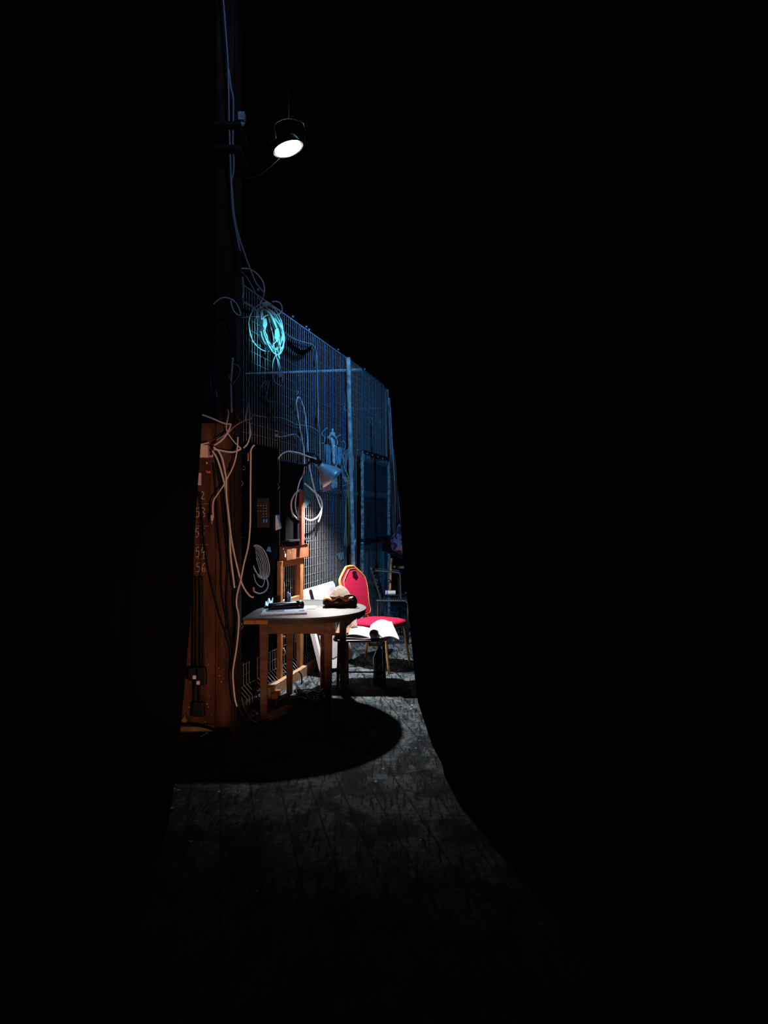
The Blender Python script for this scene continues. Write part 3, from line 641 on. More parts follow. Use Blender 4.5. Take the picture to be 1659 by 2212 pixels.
for x, y in ((-.87, 5.545), (-.405, 5.545), (-.78, 6.32), (-.34, 6.34)):
    m_ = MB(); w0, w1 = .060, .046
    o = V((x, y, .703))
    A = [o + V((sx * w0 / 2, sy_ * w0 / 2 + .03, 0)) for sx, sy_ in ((-1, -1), (1, -1), (1, 1), (-1, 1))]
    B = [V((x, y, 0)) + V((sx * w1 / 2, sy_ * w1 / 2 + .03, 0)) for sx, sy_ in ((-1, -1), (1, -1), (1, 1), (-1, 1))]
    va = [m_.bm.verts.new(p) for p in A]; vb = [m_.bm.verts.new(p) for p in B]
    m_.bm.faces.new(va); m_.bm.faces.new(vb[::-1])
    for k in range(4): m_.bm.faces.new([va[k], vb[k], vb[(k + 1) % 4], va[(k + 1) % 4]])
    m_.build('leg', wood_dark, tb, bevel=.003)
# on the table
def T(px, py, lift=0.0): return G(px, py, TZ + lift)
np_ = thing('newspaper', T(612, 1326), 'folded bluish newspaper lying at the near left edge of the table', 'newspaper')
q = [T(563, 1331), T(663, 1327), T(663, 1318), T(569, 1320)]
MB().prism([p + V((0, 0, .002)) for p in q], (0, 0, .010)).build('folded_sheets', mat('newsprint', (.36, .42, .50), .8, noise=.3, scale=60), np_)
MB().prism([p + V((0, 0, .0125)) for p in (T(575, 1325.5), T(614, 1324.5), T(614, 1321), T(578, 1322))], (0, 0, .001)).build('printed_block', mat('newsprint_ink', (.07, .10, .15), .8, noise=.8, scale=70), np_)
MB().prism([p + V((0, 0, .0125)) for p in (T(646, 1324), T(658, 1323.5), T(657, 1321), T(647, 1321.5))], (0, 0, .001)).build('printed_block', MATS['newsprint_ink'], np_)
cd = thing('white_card', T(664, 1312), 'white card with a grey oval lying in the middle of the table', 'card')
MB().prism([p + V((0, 0, .001)) for p in (T(643, 1316), T(681, 1315.5), T(684, 1309), T(647, 1309.5))], (0, 0, .002)).build('card', paper, cd)
cc = T(664, 1312.5)
MB().lathe(cc + V((0, 0, .003)), (0, 0, 1), [(.045, 0), (.045, .001)], 24).build('oval_print', mat('grey_print', (.42, .38, .38), .8), part(cd, 'card'))
# black tube with cap
tbp = thing('black_tube', T(620, 1309), 'long black cylindrical case lying on the table behind the newspaper', 'case')
a, b = T(582, 1312, .03), T(640, 1308, .03)
dd = (b - a).normalized()
MB().cyl(a, b, .031, 20).build('tube_body', mat('glossy_black', (.006, .006, .007), .25), tbp, bevel=.003)
MB().lathe(b, dd, [(.031, 0), (.037, .005), (.037, .045), (.028, .055)], 20).build('tube_cap', MATS['glossy_black'], part(tbp, 'tube_body'))
MB().tube([a + V((0, -.010, .030)) + dd * .03, b + V((0, -.010, .030)) - dd * .03], .0022, 6, 0).build('pale_strip', cream, part(tbp, 'tube_body'))
def crumple(u, v):
    p = T(571, 1314).lerp(T(587, 1314), u).lerp(T(576, 1305).lerp(T(590, 1303), u), v)
    return p + V((0, 0, .006 + .03 * abs(math.sin(u * 5 + v * 3)) * (0.4 + v)))
one(MB().grid(crumple, 8, 6), 'crumpled_paper', mat('pale_blue_paper', (.35, .62, .80), .8), 'crumpled pale blue paper at the left end of the table', 'paper', solid=.002)
for i, (px, h_, r, m_, l) in enumerate(((617.5, .14, .010, blackm, 'tall black marker standing at the back left of the table'), (622, .085, .009, mat('pinkish_tube', (.62, .45, .45), .5), 'short pink tube standing behind the black case'), (625.5, .075, .010, blue_pl, 'short blue tube standing behind the black case'))):
    c = T(px, 1301)
    one(MB().lathe(c, (0, 0, 1), [(r, 0), (r, h_ * .7), (r * .75, h_ * .74), (r * .75, h_)], 12), 'marker_pen', m_, l, 'pen', 'pens standing on the table')
one(MB().lathe(T(621.5, 1300) + V((0, .03, 0)), (0, 0, 1), [(.018, 0), (.018, .11), (.010, .13), (.014, .15), (.010, .17)], 14), 'spray_bottle', mat('glossy_black', (0.006,) * 3), 'small dark spray bottle at the back left of the table', 'bottle')
# pouch with cap on top
pc = T(733, 1310)
bgm = mat('tan_lining', (.62, .30, .10), .7)
po = thing('belt_pouch', pc, 'black pouch with tan flap near the right end of the table', 'pouch')
def blob(c, sx, sy_, sz, n=20, m=10, noise=.0, p=0.6):
    s = MB(); rows = []
    for j in range(m + 1):
        ph = -math.pi / 2 + math.pi * j / m; row = []
        for i in range(n):
            th = 2 * math.pi * i / n
            f = lambda t, e=p: math.copysign(abs(t) ** e, t)
            x = f(math.cos(ph)) * f(math.cos(th)); y = f(math.cos(ph)) * f(math.sin(th)); z = f(math.sin(ph))
            nn = 1 + noise * math.sin(3 * th + j) * math.cos(5 * th)
            row.append(s.bm.verts.new(c + V((x * sx * nn, y * sy_ * nn, z * sz))))
        rows.append(row)
    for j in range(m):
        for i in range(n):
            ff = s.bm.faces.new([rows[j][i], rows[j][(i + 1) % n], rows[j + 1][(i + 1) % n], rows[j + 1][i]]); ff.smooth = True
    bmesh.ops.remove_doubles(s.bm, verts=s.bm.verts, dist=1e-5)
    return s
blob(pc + V((0, .03, .033)), .135, .085, .031, noise=.03).build('pouch_body', mat('black_nylon', (.005, .005, .006), .7), po)
def flap(u, v):
    x = -.125 + .24 * u; y = -.07 + .17 * v
    return pc + V((x, y + .005, .088 + .012 * math.sin(u * 15) * (1 - v) - .022 * (1 - v) ** 2 - .02 * (1 - math.sin(u * math.pi)) + .004 * math.sin(v * 6)))
MB().grid(flap, 24, 10).build('tan_flap', bgm, po, solid=.006)
mb = MB(); mb.tube([pc + V((.04, -.03, .08)), pc + V((.08, -.03, .092)), pc + V((.12, -.04, .085)), pc + V((.13, -.07, .05)), pc + V((.10, -.075, .02))], .008, 6); mb.tube([pc + V((.10, -.07, .03)), pc + V((.13, -.09, .02)), pc + V((.135, -.06, .06)), pc + V((.11, -.05, .07)), pc + V((.10, -.07, .03))], .009, 6)
mb.build('strap', MATS['black_nylon'], po)
MB().tube([pc + V((.13, -.05, .03)), pc + V((.15, -.09, .012)), pc + V((.165, -.12, .006))], .0025, 5).build('zip_pull', steel, part(po, 'pouch_body'))
MB().box(pc + V((-.02, -.055, .038)), (.03, .006, .006)).build('logo_bar', grey_cable, part(po, 'pouch_body'))
cp = thing('white_cap', pc + V((.005, .04, .08)), 'white cap lying on top of the black pouch', 'cap')
cc = pc + V((.005, .045, .080))
s = MB(); s.lathe(cc, (0, 0, 1), [(.088, 0), (.078, .016), (.064, .038), (.048, .058), (.028, .074), (.012, .081), (.003, .083)], 28); cm = mat('white_cotton', (.85, .85, .84), .8, noise=.04); _nt = cm.node_tree; _o = _nt.nodes['Material Output']
_t = _nt.nodes.new('ShaderNodeBsdfTranslucent'); _t.inputs[0].default_value = (.9, .88, .85, 1); _x = _nt.nodes.new('ShaderNodeMixShader'); _x.inputs[0].default_value = .8
_nt.links.new(_nt.nodes['Principled BSDF'].outputs[0], _x.inputs[1]); _nt.links.new(_t.outputs[0], _x.inputs[2]); _nt.links.new(_x.outputs[0], _o.inputs['Surface'])
s.build('crown', cm, cp)
s = MB(); s.lathe(cc + V((0, -.01, -.003)), (0, 0, 1), [(.092, 0), (.090, .006)], 28); s.build('brim', mat('taupe_band', (.35, .28, .22), .7), cp)

# =============================================================== WOODEN CABINET STAND at the fence
cb = thing('wooden_stand', F(625, 1250, .14), 'orange-lit wooden frame stand with a brown drawer box behind the table', 'wooden stand')
def fslab(mb, px0, px1, za, zb, off, th):
    a = F(px0, 1106, off); b = F(px1, 1106, off)
    a = V((a.x, a.y, za)); b = V((b.x, b.y, za))
    return mb.frame_box(a, b - a, FN * th, (0, 0, zb - za))
def zz(py, px, off): q = F(px, 1106, off); return CH - (py - CY) / FP * q.y
O = .035
z_top = zz(1212, 600, O); 
for a, b in ((597, 602), (640, 647)): fslab(MB(), a, b, 0.0, z_top, O, .04).build('upright', wood, cb, bevel=.003)
fslab(MB(), 602, 640, z_top - .055, z_top, O, .035).build('cross_rail', wood, cb, bevel=.002)
fslab(MB(), 602, 640, zz(1300, 640, O), zz(1293, 640, O) + .03, O, .035).build('cross_rail', wood, cb, bevel=.002)
fslab(MB(), 636, 640, .3, z_top - .05, O - .03, .03).build('inner_post', wood_red, cb)
fslab(MB(), 603, 652, zz(1210, 610, O), zz(1180, 610, O), O - .01, .07).build('drawer_box', mat('brown_box', (.20, .075, .035), .55, noise=.3, scale=9), cb, bevel=.003)
mb = MB(); c = F(616, 1200, O + .062); mb.box(c, (.028, .006, .030), -.23 + 1.57)
mb.build('white_tag', cream, part(cb, 'drawer_box'))
mb = MB()
for x, y in ((612, 1186), (614, 1192), (631, 1188), (629, 1193), (627, 1196), (634, 1187)): mb.box(F(x, y, O + .062), (.006, .006, random.uniform(.006, .02)))
tag(mb.build('paint_fleck', cream, cb), kind='stuff')
fslab(MB(), 646, 652, zz(1175, 650, O), zz(1060, 650, O), O + .075, .025).build('rear_post', mat('maroon_wood', (.24, .055, .03), .5, noise=.3, scale=8), cb, bevel=.003)
dk = thing('dark_cabinet', F(625, 1080, .1), 'black box cabinet with a shiny lower lip above the brown drawer', 'cabinet')
fslab(MB(), 606, 645, zz(1168, 625, .02), zz(1000, 625, .02), .03, .045).build('carcass', mat('matt_black_board', (.002, .002, .003), .9, spec=.05), dk, bevel=.003)
fslab(MB(), 606, 650, zz(1169, 625, O), zz(1165, 625, O), .03, .09).build('shiny_lip', mat('satin_black', (.02, .03, .05), .25), dk, bevel=.003)
fslab(MB(), 609, 648, zz(1176, 625, O), zz(1170, 625, O), .03, .06).build('under_shelf', blackm, dk)
cable([P(x, y, 6.75) for x, y in ((614, 1212), (613, 1240), (614, 1280), (615, 1300), (614, 1340), (614, 1370))], .0055, white_cable, 'straight pale cable hanging inside the wooden frame opening', gf)
cable([P(x, y, 6.85) for x, y in ((606, 1240), (608, 1262), (607, 1300))], .002, dull_cable, 'thin wavy wire inside the wooden frame opening', gf)
one(MB().box(P(613, 1376, 6.7), (.022, .016, .016)), 'pink_plug', mat('pink_plastic', (.75, .30, .35), .5), 'small pink plug under the table on the pale cable', 'plug')
one(MB().tube([P(x, y, 6.6) for x, y in ((612, 1400), (615, 1408), (614, 1414), (611, 1416))], .007, 8), 'cable_end', cream, 'small bent orange cable end hanging under the table', 'cable')

# =============================================================== WHITE BOARD leaning on fence
wb = thing('white_folding_board', (-.62, 7.4, 0), 'white plastic folding board with a handle slot leaning on the fence behind the table', 'folding table')
n0 = V((-.575, 6.95, .01)); t0 = P(647, 1277, 7.18); t1 = P(713, 1257, 8.0); 
ed = (t1 - t0); up_ = (t0 - n0); nn = ed.cross(up_).normalized()
if nn.x < 0: nn = -nn
mb = MB()
def Q(u, v, w=0): return n0 + ed * u + up_ * v + nn * w
def rr(u0, v0, u1, v1, ru, rv, wd, th):
    pts = []
    for cu, cv, a0 in ((u1 - ru, v1 - rv, 0), (u0 + ru, v1 - rv, 90), (u0 + ru, v0 + rv, 180), (u1 - ru, v0 + rv, 270)):
        for k in range(7):
            a = math.radians(a0 + k * 15); pts.append(Q(cu + ru * math.cos(a), cv + rv * math.sin(a), wd))
    return MB().prism(pts, nn * th)
rr(0, 0, 1, 1, .06, .07, 0, .045).build('board_shell', white_pl, wb, bevel=.004)
rr(.30, .12, .96, .93, .04, .05, .046, .004).build('inset_panel', grey_pl, part(wb, 'board_shell'))
rr(.13, .80, .22, .98, .03, .03, .044, .006).build('handle_slot', blackm, part(wb, 'board_shell'))
rr(.06, .05, .10, .70, .02, .02, .044, .006).build('edge_groove', mat('dark_blue_groove', (.01, .02, .04), .6), wb)

# =============================================================== RED CHAIR
def chairM(cx, cy, rz): return Matrix.Translation((cx, cy, 0)) @ Matrix.Rotation(rz, 4, 'Z')
M = chairM(-.06, 7.42, math.radians(-31))
def W(x, y, z): return M @ V((x, y, z))
rc = thing('banquet_chair', (-.06, 7.42, 0), 'crimson banquet chair with gold frame facing right behind the table', 'chair')
def supere(n, a, b, e=.55):
    return [(a * math.copysign(abs(math.cos(t)) ** e, math.cos(t)), b * math.copysign(abs(math.sin(t)) ** e, math.sin(t))) for t in [2 * math.pi * k / n for k in range(n)]]
s = MB(); prev = None
for (sc, z) in ((.90, .405), (1.0, .415), (1.02, .435), (.98, .455), (.80, .468), (.4, .474)):
    ring = [s.bm.verts.new(W(.02 + x * sc, y * sc, z)) for x, y in supere(36, .225, .22)]
    if prev:
        for k in range(36): s.bm.faces.new([prev[k], prev[(k + 1) % 36], ring[(k + 1) % 36], ring[k]]).smooth = True
    else: s.bm.faces.new(ring[::-1])
    prev = ring
s.bm.faces.new(prev); s.build('seat', red_fab, rc)
# backrest: crown-shaped outline in (y, z), reclined
def backpt(y, z, off=0.0):
    rec = -.20 - (z - .45) * .26
    return W(rec + off, y, z)
hf = [(.05, .962), (.09, .945), (.20, .865), (.222, .835), (.228, .79), (.215, .70), (.185, .58), (.16, .49)]
out = [(-y, z) for y, z in hf[::-1]] + hf
MB().prism([backpt(y * .88, .5 + (z - .5) * .93 + .01, .0) for y, z in out], (M.to_3x3() @ V((.035, 0, 0)))).build('backrest', red_fab, rc, bevel=.008)
brs = [o for o in rc.children if o.name.startswith('backrest')][0]
MB().prism([backpt(y * .93, .5 + (z - .5) * .96 + .005, -.012) for y, z in out], (M.to_3x3() @ V((.02, 0, 0)))).build('back_panel', mat('orange_trim', (.45, .18, .05), .5), rc)
MB().tube([backpt(y, z, .008) for y, z in out], .0125, 8, 2, True).build('back_frame', gold, rc)
MB().tube([backpt(y * .88, .5 + (z - .5) * .93 + .01, .036) for y, z in out], .004, 6, 2, True).build('piping', mat('dark_gold', (.35, .16, .05), .5), brs)
s = MB(); s.prism([backpt(y, z, .046) for y, z in ((-.03, .918), (.03, .918), (.045, .895), (0, .870), (-.045, .895))], M.to_3x3() @ V((.004, 0, 0))); s.build('handle_hole', blackm, brs)
for sy_ in (-1, 1):
    MB().tube([backpt(sy_ * .15, .52), W(-.21, sy_ * .17, .42), W(-.27, sy_ * .20, 0)], .0125, 8, 3).build('leg', gold, rc)
    MB().tube([W(.19, sy_ * .18, .41), W(.215, sy_ * .19, .2), W(.245, sy_ * .20, 0)], .0125, 8, 3).build('leg', gold, rc)
MB().tube([W(.19, -.18, .40), W(-.2, -.17, .40), W(-.2, .17, .40), W(.19, .18, .40)], .011, 8, 0, True).build('seat_frame', gold, rc)

# =============================================================== STOOL WITH PAPERS
st = thing('low_stool', (-.20, 6.72, 0), 'dark tubular stool under the white papers right of the table', 'stool')
SZ = .435
sm = mat('dark_stool', (.012, .012, .015), .35)
pl_ = supere(32, .215, .25, .35)
MB().prism([V((-.205 + x, 6.70 + y, SZ - .03)) for x, y in pl_], (0, 0, .025)).build('seat', mat('dark_seat', (.03, .008, .012), .8), st)
MB().tube([V((-.205 + x * 1.03, 6.70 + y * 1.03, SZ - .018)) for x, y in pl_], .011, 8, 0, True).build('seat_rim', mat('chrome_dark', (.25, .26, .28), .25, metal=.9), st)
MB().frame_box((-.13, 6.46, SZ - .065), (.14, 0, 0), (0, .03, 0), (0, 0, .022)).build('slat', gold, st)
for x, y in ((-.38, 6.49), (-.005, 6.49), (-.38, 6.91), (-.005, 6.91)):
    MB().tube([V((x, y, SZ - .03)), V((x * 1.0 + (.012 if x > -.2 else -.012), y + (-.02 if y < 6.7 else .02), 0))], .012, 8, 0).build('leg', sm, st)
mb = MB(); mb.tube([V((-.38, 6.48, .15)), V((.0, 6.48, .15))], .007, 6, 0); mb.build('stretcher', sm, st)
def sheet(name, pts_fn, label, n=16, m=10, mt=paper): return one(MB().grid(pts_fn, n, m), name, mt, label, 'paper', 'loose papers on the stool', solid=.0015)
def sh1(u, v):
    A_, B_, C_, D_ = P(800, 1353, 6.86), P(846, 1344, 6.92), P(864, 1384, 6.42), P(826, 1379, 6.40)
    p = A_.lerp(B_, u).lerp(D_.lerp(C_, u), v)
    p.z += .035 * math.sin(math.pi * min(1, u * 1.1)) * (1 - .5 * v) + .006
    return p
sheet('draped_sheet', sh1, 'large white sheet draped over the right edge of the stool')
def roll(u, v):
    a = -.3 + u * 6.0; r = .036 + .004 * u
    return V((-.085 + r * math.cos(a), 6.46 + .30 * v, SZ + .04 + r * math.sin(a)))
sheet('rolled_sheet', roll, 'rolled white sheet with a reddish inside lying on the stool', 30, 6)
one(MB().cyl((-.085, 6.55, SZ + .036), (-.085, 6.74, SZ + .036), .026, 14), 'red_roll', mat('salmon_roll', (.55, .14, .08), .7), 'small reddish roll inside the rolled white sheet', 'roll')
def sh2(u, v): return V((-.38 + .30 * u, 6.47 + .40 * v, SZ + .012 + .04 * u * math.sin(v * 2.5) + .022 * math.sin(u * 4)))
sheet('flat_sheet', sh2, 'white sheet lying open on the left of the stool')
def sh3(u, v): return V((-.36 + .36 * u, 6.45 + .30 * v, SZ + .004 + .004 * math.sin(u * 9)))
sheet('bottom_sheet', sh3, 'flat white sheet lowest in the pile on the stool')
def bagf(u, v):
    a = 2 * math.pi * u; return V((-.28 + .035 * math.cos(a), 6.78 + .05 * math.sin(a), SZ + .004 + .14 * v)) + V((.006 * math.sin(a * 3 + v * 4), 0, .01 * math.sin(a * 2)))
one(MB().grid(bagf, 20, 6), 'paper_bag', mat('cream_paper', (.75, .62, .48), .8), 'small cream paper bag standing at the back of the stool', 'bag', solid=.002)
# clear bottle under the stool
bt = thing('plastic_bottle', G(818, 1480), 'large clear plastic bottle standing in the shade under the stool', 'bottle')
c = V((-.04, 6.66, 0))
MB().lathe(c, (0, 0, 1), [(.05, 0.0), (.055, .02), (.055, .12), (.050, .14), (.055, .16), (.055, .24), (.03, .30), (.014, .32), (.014, .34)], 20).build('bottle_body', mat('clear_dark', (.03, .04, .05), .15), bt)
MB().lathe(c, (0, 0, 1), [(.017, .335), (.017, .36)], 14).build('bottle_cap', blackm, part(bt, 'bottle_body'))

# brown wooden stool behind the table leg
ws = thing('wooden_stool', (-.40, 6.55, 0), 'red-brown wooden stool pushed under the table', 'stool')
MB().box((-.43, 6.62, .47), (.26, .28, .025)).build('seat', wood_red, ws, bevel=.004)
for x, y in ((-.515, 6.51), (-.335, 6.51), (-.515, 6.73), (-.335, 6.73)):
    MB().tube([V((x, y, .458)), V((x, y, 0))], [.024, .027], 10, 0).build('leg', wood_red, ws)
MB().box((-.425, 6.51, .16), (.18, .02, .03)).build('stretcher', wood_red, ws)
# dark cloth hanging under the right of the tabletop
def dc(u, v): return V((-.345 + .12 * u, 6.02 + .05 * math.sin(u * 9) + .1 * u, .702 - (.13 - .07 * u) * v))
one(MB().grid(dc, 12, 8), 'grey_rag', mat('slate_rag', (.09, .11, .12), .9), 'slate grey rag hanging below the right of the tabletop', 'cloth', solid=.004)

# =============================================================== FLOOR CABLES AND BLOCKS UNDER THE TABLE
one(flat_bar(G(578, 1552), G(624, 1530), .055, .022, .002), 'wood_block', timber, 'pale wood block lying on the floor in front of the near left table leg', 'wood block', 'wood offcuts on the floor')
one(flat_bar(G(584, 1556), G(620, 1541), .03, .012, .001), 'wood_block', wood, 'thin orange wood strip lying beside the pale wood block', 'wood block', 'wood offcuts on the floor')
one(flat_bar(G(593, 1510), G(600, 1500), .05, .04, .0), 'wood_block', wood, 'small upright orange offcut at the near end of the timber rail', 'wood block', 'wood offcuts on the floor')
gh = 'black cables heaped on the floor behind the table'
for k in range(26):
    x0 = random.uniform(634, 650); y0 = random.uniform(1490, 1512); pts = []
    for i in range(7):
        pts.append(G(x0 + i * random.uniform(6.5, 10), y0 + random.uniform(-9, 9) * .8 + 3 * math.sin(i + k), random.uniform(.008, .05)))
    cable(pts, random.uniform(.003, .006), rubber if k % 3 else mat('shiny_black_cable', (.03, .035, .04), .25), 'thin black cable strand in the heap on the floor behind the table legs', gh)
cable([P(x, y, 6.7) for x, y in ((645, 1450), (651, 1458), (652, 1470), (650, 1482), (643, 1492), (641, 1504))], .007, rubber, 'thick black cable arching up out of the floor heap')
gg = 'pale wires on the floor by the table foot'
for pts, l in ((((551, 1430), (551, 1460), (553, 1490), (560, 1515), (574, 1530), (590, 1536)), 'thin grey wire drooping to the floor left of the table leg'),
               (((544, 1533), (552, 1538), (562, 1536), (575, 1530)), 'short pale dashed wire on the floor left of the table'),
               (((610, 1503), (625, 1507), (640, 1512), (655, 1523)), 'pale wire curving on the floor between the table legs'),
               (((595, 1518), (605, 1510), (616, 1503)), 'straight pale wire end on the floor by the leg'),
               (((520, 1500), (528, 1530), (540, 1552), (555, 1560)), 'thin dark wire running to the floor right of the board')):
    cable([G(x, max(y, 1480), .012) if y > 1500 else P(x, y, 5.9) for x, y in pts], .003, grey_cable, l, gg)
for k, (x, y) in enumerate(((568, 1497), (573, 1503), (566, 1509), (571, 1514), (575, 1510), (553, 1543), (560, 1546), (566, 1548), (570, 1543))):
    c = G(x, y, .008); one(MB().frame_box(c, (random.uniform(.015, .03), random.uniform(-.01, .02), 0), (.0, .012, 0), (0, 0, .010)), 'wood_chip', wood, 'small orange wood chip on the floor left of the table foot', 'wood chip', 'wood chips on the floor')
for px, l in ((643, 'left of two small dim rings on the dark floor under the table'), (669, 'right of two small dim rings on the dark floor under the table')):
    c = G(px, 1565, .006); one(MB().tube([c + V((.02 * math.cos(a), .02 * math.sin(a), 0)) for a in [k * .785 for k in range(8)]], .004, 6, 3, True), 'ring', grey_cable, l, 'ring', 'small rings on the floor')
cable([G(x, y, .01) for x, y in ((371, 1706), (377, 1703), (373, 1709), (381, 1711), (389, 1707))], .003, grey_cable, 'small curl of pale wire on the floor beside the left curtain', None, 'wire_curl')
one(MB().box(G(370, 1748, .006), (.02, .02, .012), .5), 'paper_scrap', paper, 'tiny white scrap on the floor at the left curtain foot', 'scrap')

# =============================================================== FAR ARMCHAIR, MALLET, MUSIC STAND, BAG, STRIPS
AY = 9.0
ac = thing('slatted_armchair', P(845, 1290, AY) * 1, 'black metal armchair with slatted seat and back beyond the crimson chair', 'chair')
ac.location = (.10, 8.95, 0)
am = mat('grey_tube', (.05, .058, .065), .3, metal=.3)
A3 = lambda px, py, Y=AY: P(px, py, Y)
MB().tube([A3(812, 1297, 8.7), A3(830, 1298, 8.7), A3(870, 1298, 8.7), A3(878, 1300, 8.7), A3(882, 1305, 8.7)], .012, 8, 4).build('seat_tube', am, ac)
MB().tube([A3(826, 1284, 9.25), A3(845, 1286, 9.25), A3(868, 1285, 9.25), A3(880, 1279, 9.25)], .010, 8, 4).build('seat_tube', am, ac)
mb = MB()
for k in range(12):
    a = A3(822 + k * 5, 1299, 8.72); b = A3(829 + k * 5, 1286, 9.2); MB().tube([a, b], .006, 5, 0).build('seat_slat', mat('dim_slat', (.05, .06, .07), .4), ac)
for Y, dy in ((8.7, 4), (9.25, 0)):
    MB().tube([A3(806 + dy, 1229 + dy, Y), A3(840, 1231 + dy, Y), A3(858, 1233 + dy, Y), A3(864, 1238 + dy, Y), A3(865, 1270, Y), A3(866, 1298, Y)], .011, 8, 4).build('armrest', am, ac)
MB().tube([A3(800, 1225, 8.75), A3(812, 1262, 8.75), A3(818, 1280, 8.75), A3(822, 1294, 8.75)], .010, 8, 4).build('back_tube', am, ac)
MB().tube([A3(803, 1212, 9.25), A3(810, 1224, 9.25), A3(818, 1250, 9.25), A3(826, 1284, 9.25)], .010, 8, 4).build('back_tube', am, ac)
mb = MB()
for k in range(6): MB().tube([A3(803 + k * 2.6, 1228 + k * 8, 8.76), A3(811 + k * 2.2, 1222 + k * 8, 9.24)], .007, 5, 0).build('back_slat', MATS['dim_slat'], ac)
for px, Y in ((816, 8.7), (881, 8.7), (826, 9.25), (880, 9.25)):
    t_ = A3(px, 1299 if Y < 9 else 1284, Y); MB().tube([t_, V((t_.x, Y, 0))], .011, 8, 0).build('leg', blackm, ac)
ml = thing('mallet', P(843, 1280, 9.0), 'wooden-handled mallet with white head standing on the armchair seat', 'mallet')
a = P(842.5, 1276, 8.95); MB().tube([a, P(844, 1240, 8.95), P(845, 1206, 8.95)], .0135, 10, 3).build('handle', mat('mallet_wood', (.62, .30, .13), .55, noise=.25), ml)
c = P(843.5, 1280, 8.95); mb = MB(); mb.lathe(c - V((.06, 0, 0)), (1, 0, 0), [(.024, 0), (.026, .004), (.026, .116), (.024, .12)], 20); mb.build('head', white_pl, ml)
MB().lathe(c - V((.046, 0, 0)), (1, 0, 0), [(.0268, 0), (.0268, .014)], 20).build('blue_band', blue_pl, part(ml, 'head'))
mb = MB(); mb.box(P(840, 1252, 8.9), (.022, .03, .026)); one(mb, 'tape_roll', mat('pale_blue_box', (.55, .62, .75), .6), 'small pale blue box beside the mallet handle', 'box')
one(MB().box(P(852, 1224, 9.3), (.03, .03, .026)), 'wood_cube', wood, 'small pale wood cube just right of the mallet handle', 'wood block')
one(MB().box(P(868, 1225.5, 9.3), (.10, .02, .030)), 'brass_plate', mat('old_brass', (.28, .22, .07), .5), 'dull yellow plate at the edge of the right curtain', 'plate')
ms = thing('music_stand', (.24, 9.45, 0), 'dark music stand desk tilted above the armchair', 'music stand')
a, b = P(824, 1190, 9.4), P(872, 1208, 9.1)
mb = MB(); mb.frame_box(a, b - a, V((0, .05, 0)), V((0, .0, .012))); mb.build('desk_lip', am, ms)
mb = MB(); mb.frame_box(a + V((0, .04, .01)), b - a, V((.03, .12, .16)), V((0, .01, 0))); mb.build('desk_plate', blackm, ms)
MB().tube([V((.16, 9.42, 1.03)), V((.2, 9.43, 0))], .010, 8, 0).build('pole', blackm, ms)
# floral bag
fb = thing('floral_bag', P(858, 1165, 8.6), 'floral cloth bag with pink blossoms hanging by the right curtain', 'bag')
fm = bpy.data.materials.new('floral_cloth'); fm.use_nodes = True; nt = fm.node_tree
vo = nt.nodes.new('ShaderNodeTexVoronoi'); vo.inputs['Scale'].default_value = 26
cr = nt.nodes.new('ShaderNodeValToRGB'); cr.color_ramp.interpolation = 'CONSTANT'; e = cr.color_ramp.elements
e[0].position = 0; e[0].color = (.006, .012, .05, 1); e[1].position = .35; e[1].color = (.07, .12, .20, 1); x = e.new(.6); x.color = (.006, .01, .035, 1); x = e.new(.78); x.color = (.22, .08, .17, 1)
tc = nt.nodes.new('ShaderNodeTexCoord'); nt.links.new(tc.outputs['Object'], vo.inputs['Vector']); sep = nt.nodes.new('ShaderNodeSeparateColor'); nt.links.new(vo.outputs['Color'], sep.inputs[0]); nt.links.new(sep.outputs[0], cr.inputs[0])
nt.links.new(cr.outputs[0], nt.nodes['Principled BSDF'].inputs['Base Color']); nt.nodes['Principled BSDF'].inputs['Roughness'].default_value = .9
MB_ = MB()
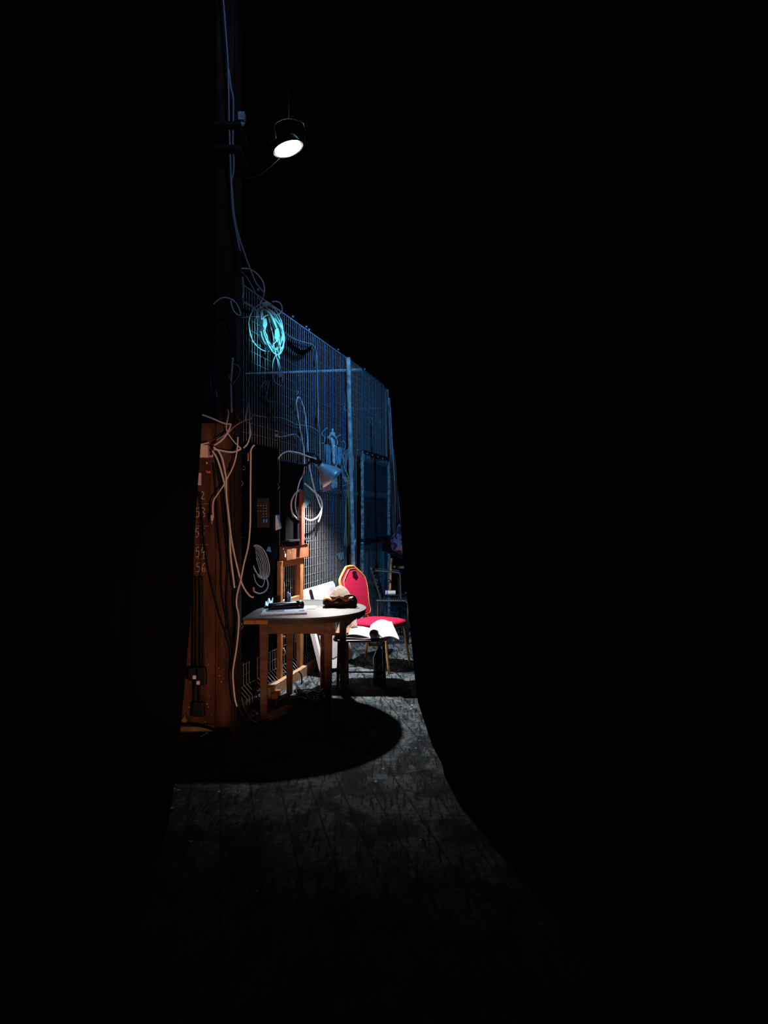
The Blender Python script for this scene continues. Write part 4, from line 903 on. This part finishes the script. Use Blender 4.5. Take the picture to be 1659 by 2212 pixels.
def fbag(u, v):
    a = 2 * math.pi * u; prof_ = (.03, .05, .085, .115, .12, .10, .02)
    k = v * 6; i = min(5, int(k)); r = prof_[i] + (prof_[i + 1] - prof_[i]) * (k - i)
    cc_ = P(866, 1132, 8.55).lerp(P(868, 1198, 8.55), v)
    return cc_ + V((math.cos(a) * r * (1 + .12 * math.sin(5 * a)), math.sin(a) * r * .6, 0))
MB_.grid(fbag, 36, 18).build('bag_body', fm, fb)
MB().tube([P(866, 1134, 8.55), P(863, 1100, 8.55), P(861, 1060, 8.55), P(858, 980, 8.55)], .006, 6).build('bag_strap', grey_cable, fb)
# strips of cloth
stm = mat('pale_blue_strip', (.30, .40, .48), .8, noise=.2, scale=12)
def strip(pts, wds, Y, label, m=stm):
    def fn(u, v):
        k = v * (len(pts) - 1); i = min(len(pts) - 2, int(k)); t = k - i
        x = pts[i][0] + (pts[i + 1][0] - pts[i][0]) * t; y = pts[i][1] + (pts[i + 1][1] - pts[i][1]) * t; w_ = wds[i] + (wds[i + 1] - wds[i]) * t
        p = P(x + (u - .5) * w_, y, Y); p.y += .03 * math.sin(u * 6); return p
    return one(MB().grid(fn, 8, 40), 'cloth_strip', m, label, 'cloth', 'cloth strips hanging by the right curtain', solid=.004)
strip([(837, 842), (838, 870), (842, 900), (843, 1000), (845, 1060), (849, 1150)], [2, 3, 4, 3, 3, 4], 9.3, 'left pale strip of cloth hanging beside the far fence post')
strip([(841, 860), (843, 900), (846, 960), (850, 1030), (852, 1080), (853, 1150)], [2, 4, 4, 6, 6, 4], 9.2, 'broad pale blue strip of cloth in the middle beside the right curtain')
strip([(850, 970), (854, 1010), (857, 1060), (859, 1130)], [1, 2, 2, 2], 9.1, 'brownish narrow strip of cloth nearest the right curtain', mat('brown_strip', (.14, .12, .11), .8))
# dark wall panel behind the near fence
tag(MB().frame_box((fx(6.2, -2.0), 6.2, 0), FD * 6.2, -FN * .1, (0, 0, 7.9)).build('wall_rear', mat('rear_black_wall', (.002, .0025, .004), 1.0, noise=.5, scale=4, spec=0.0), None), kind='structure')
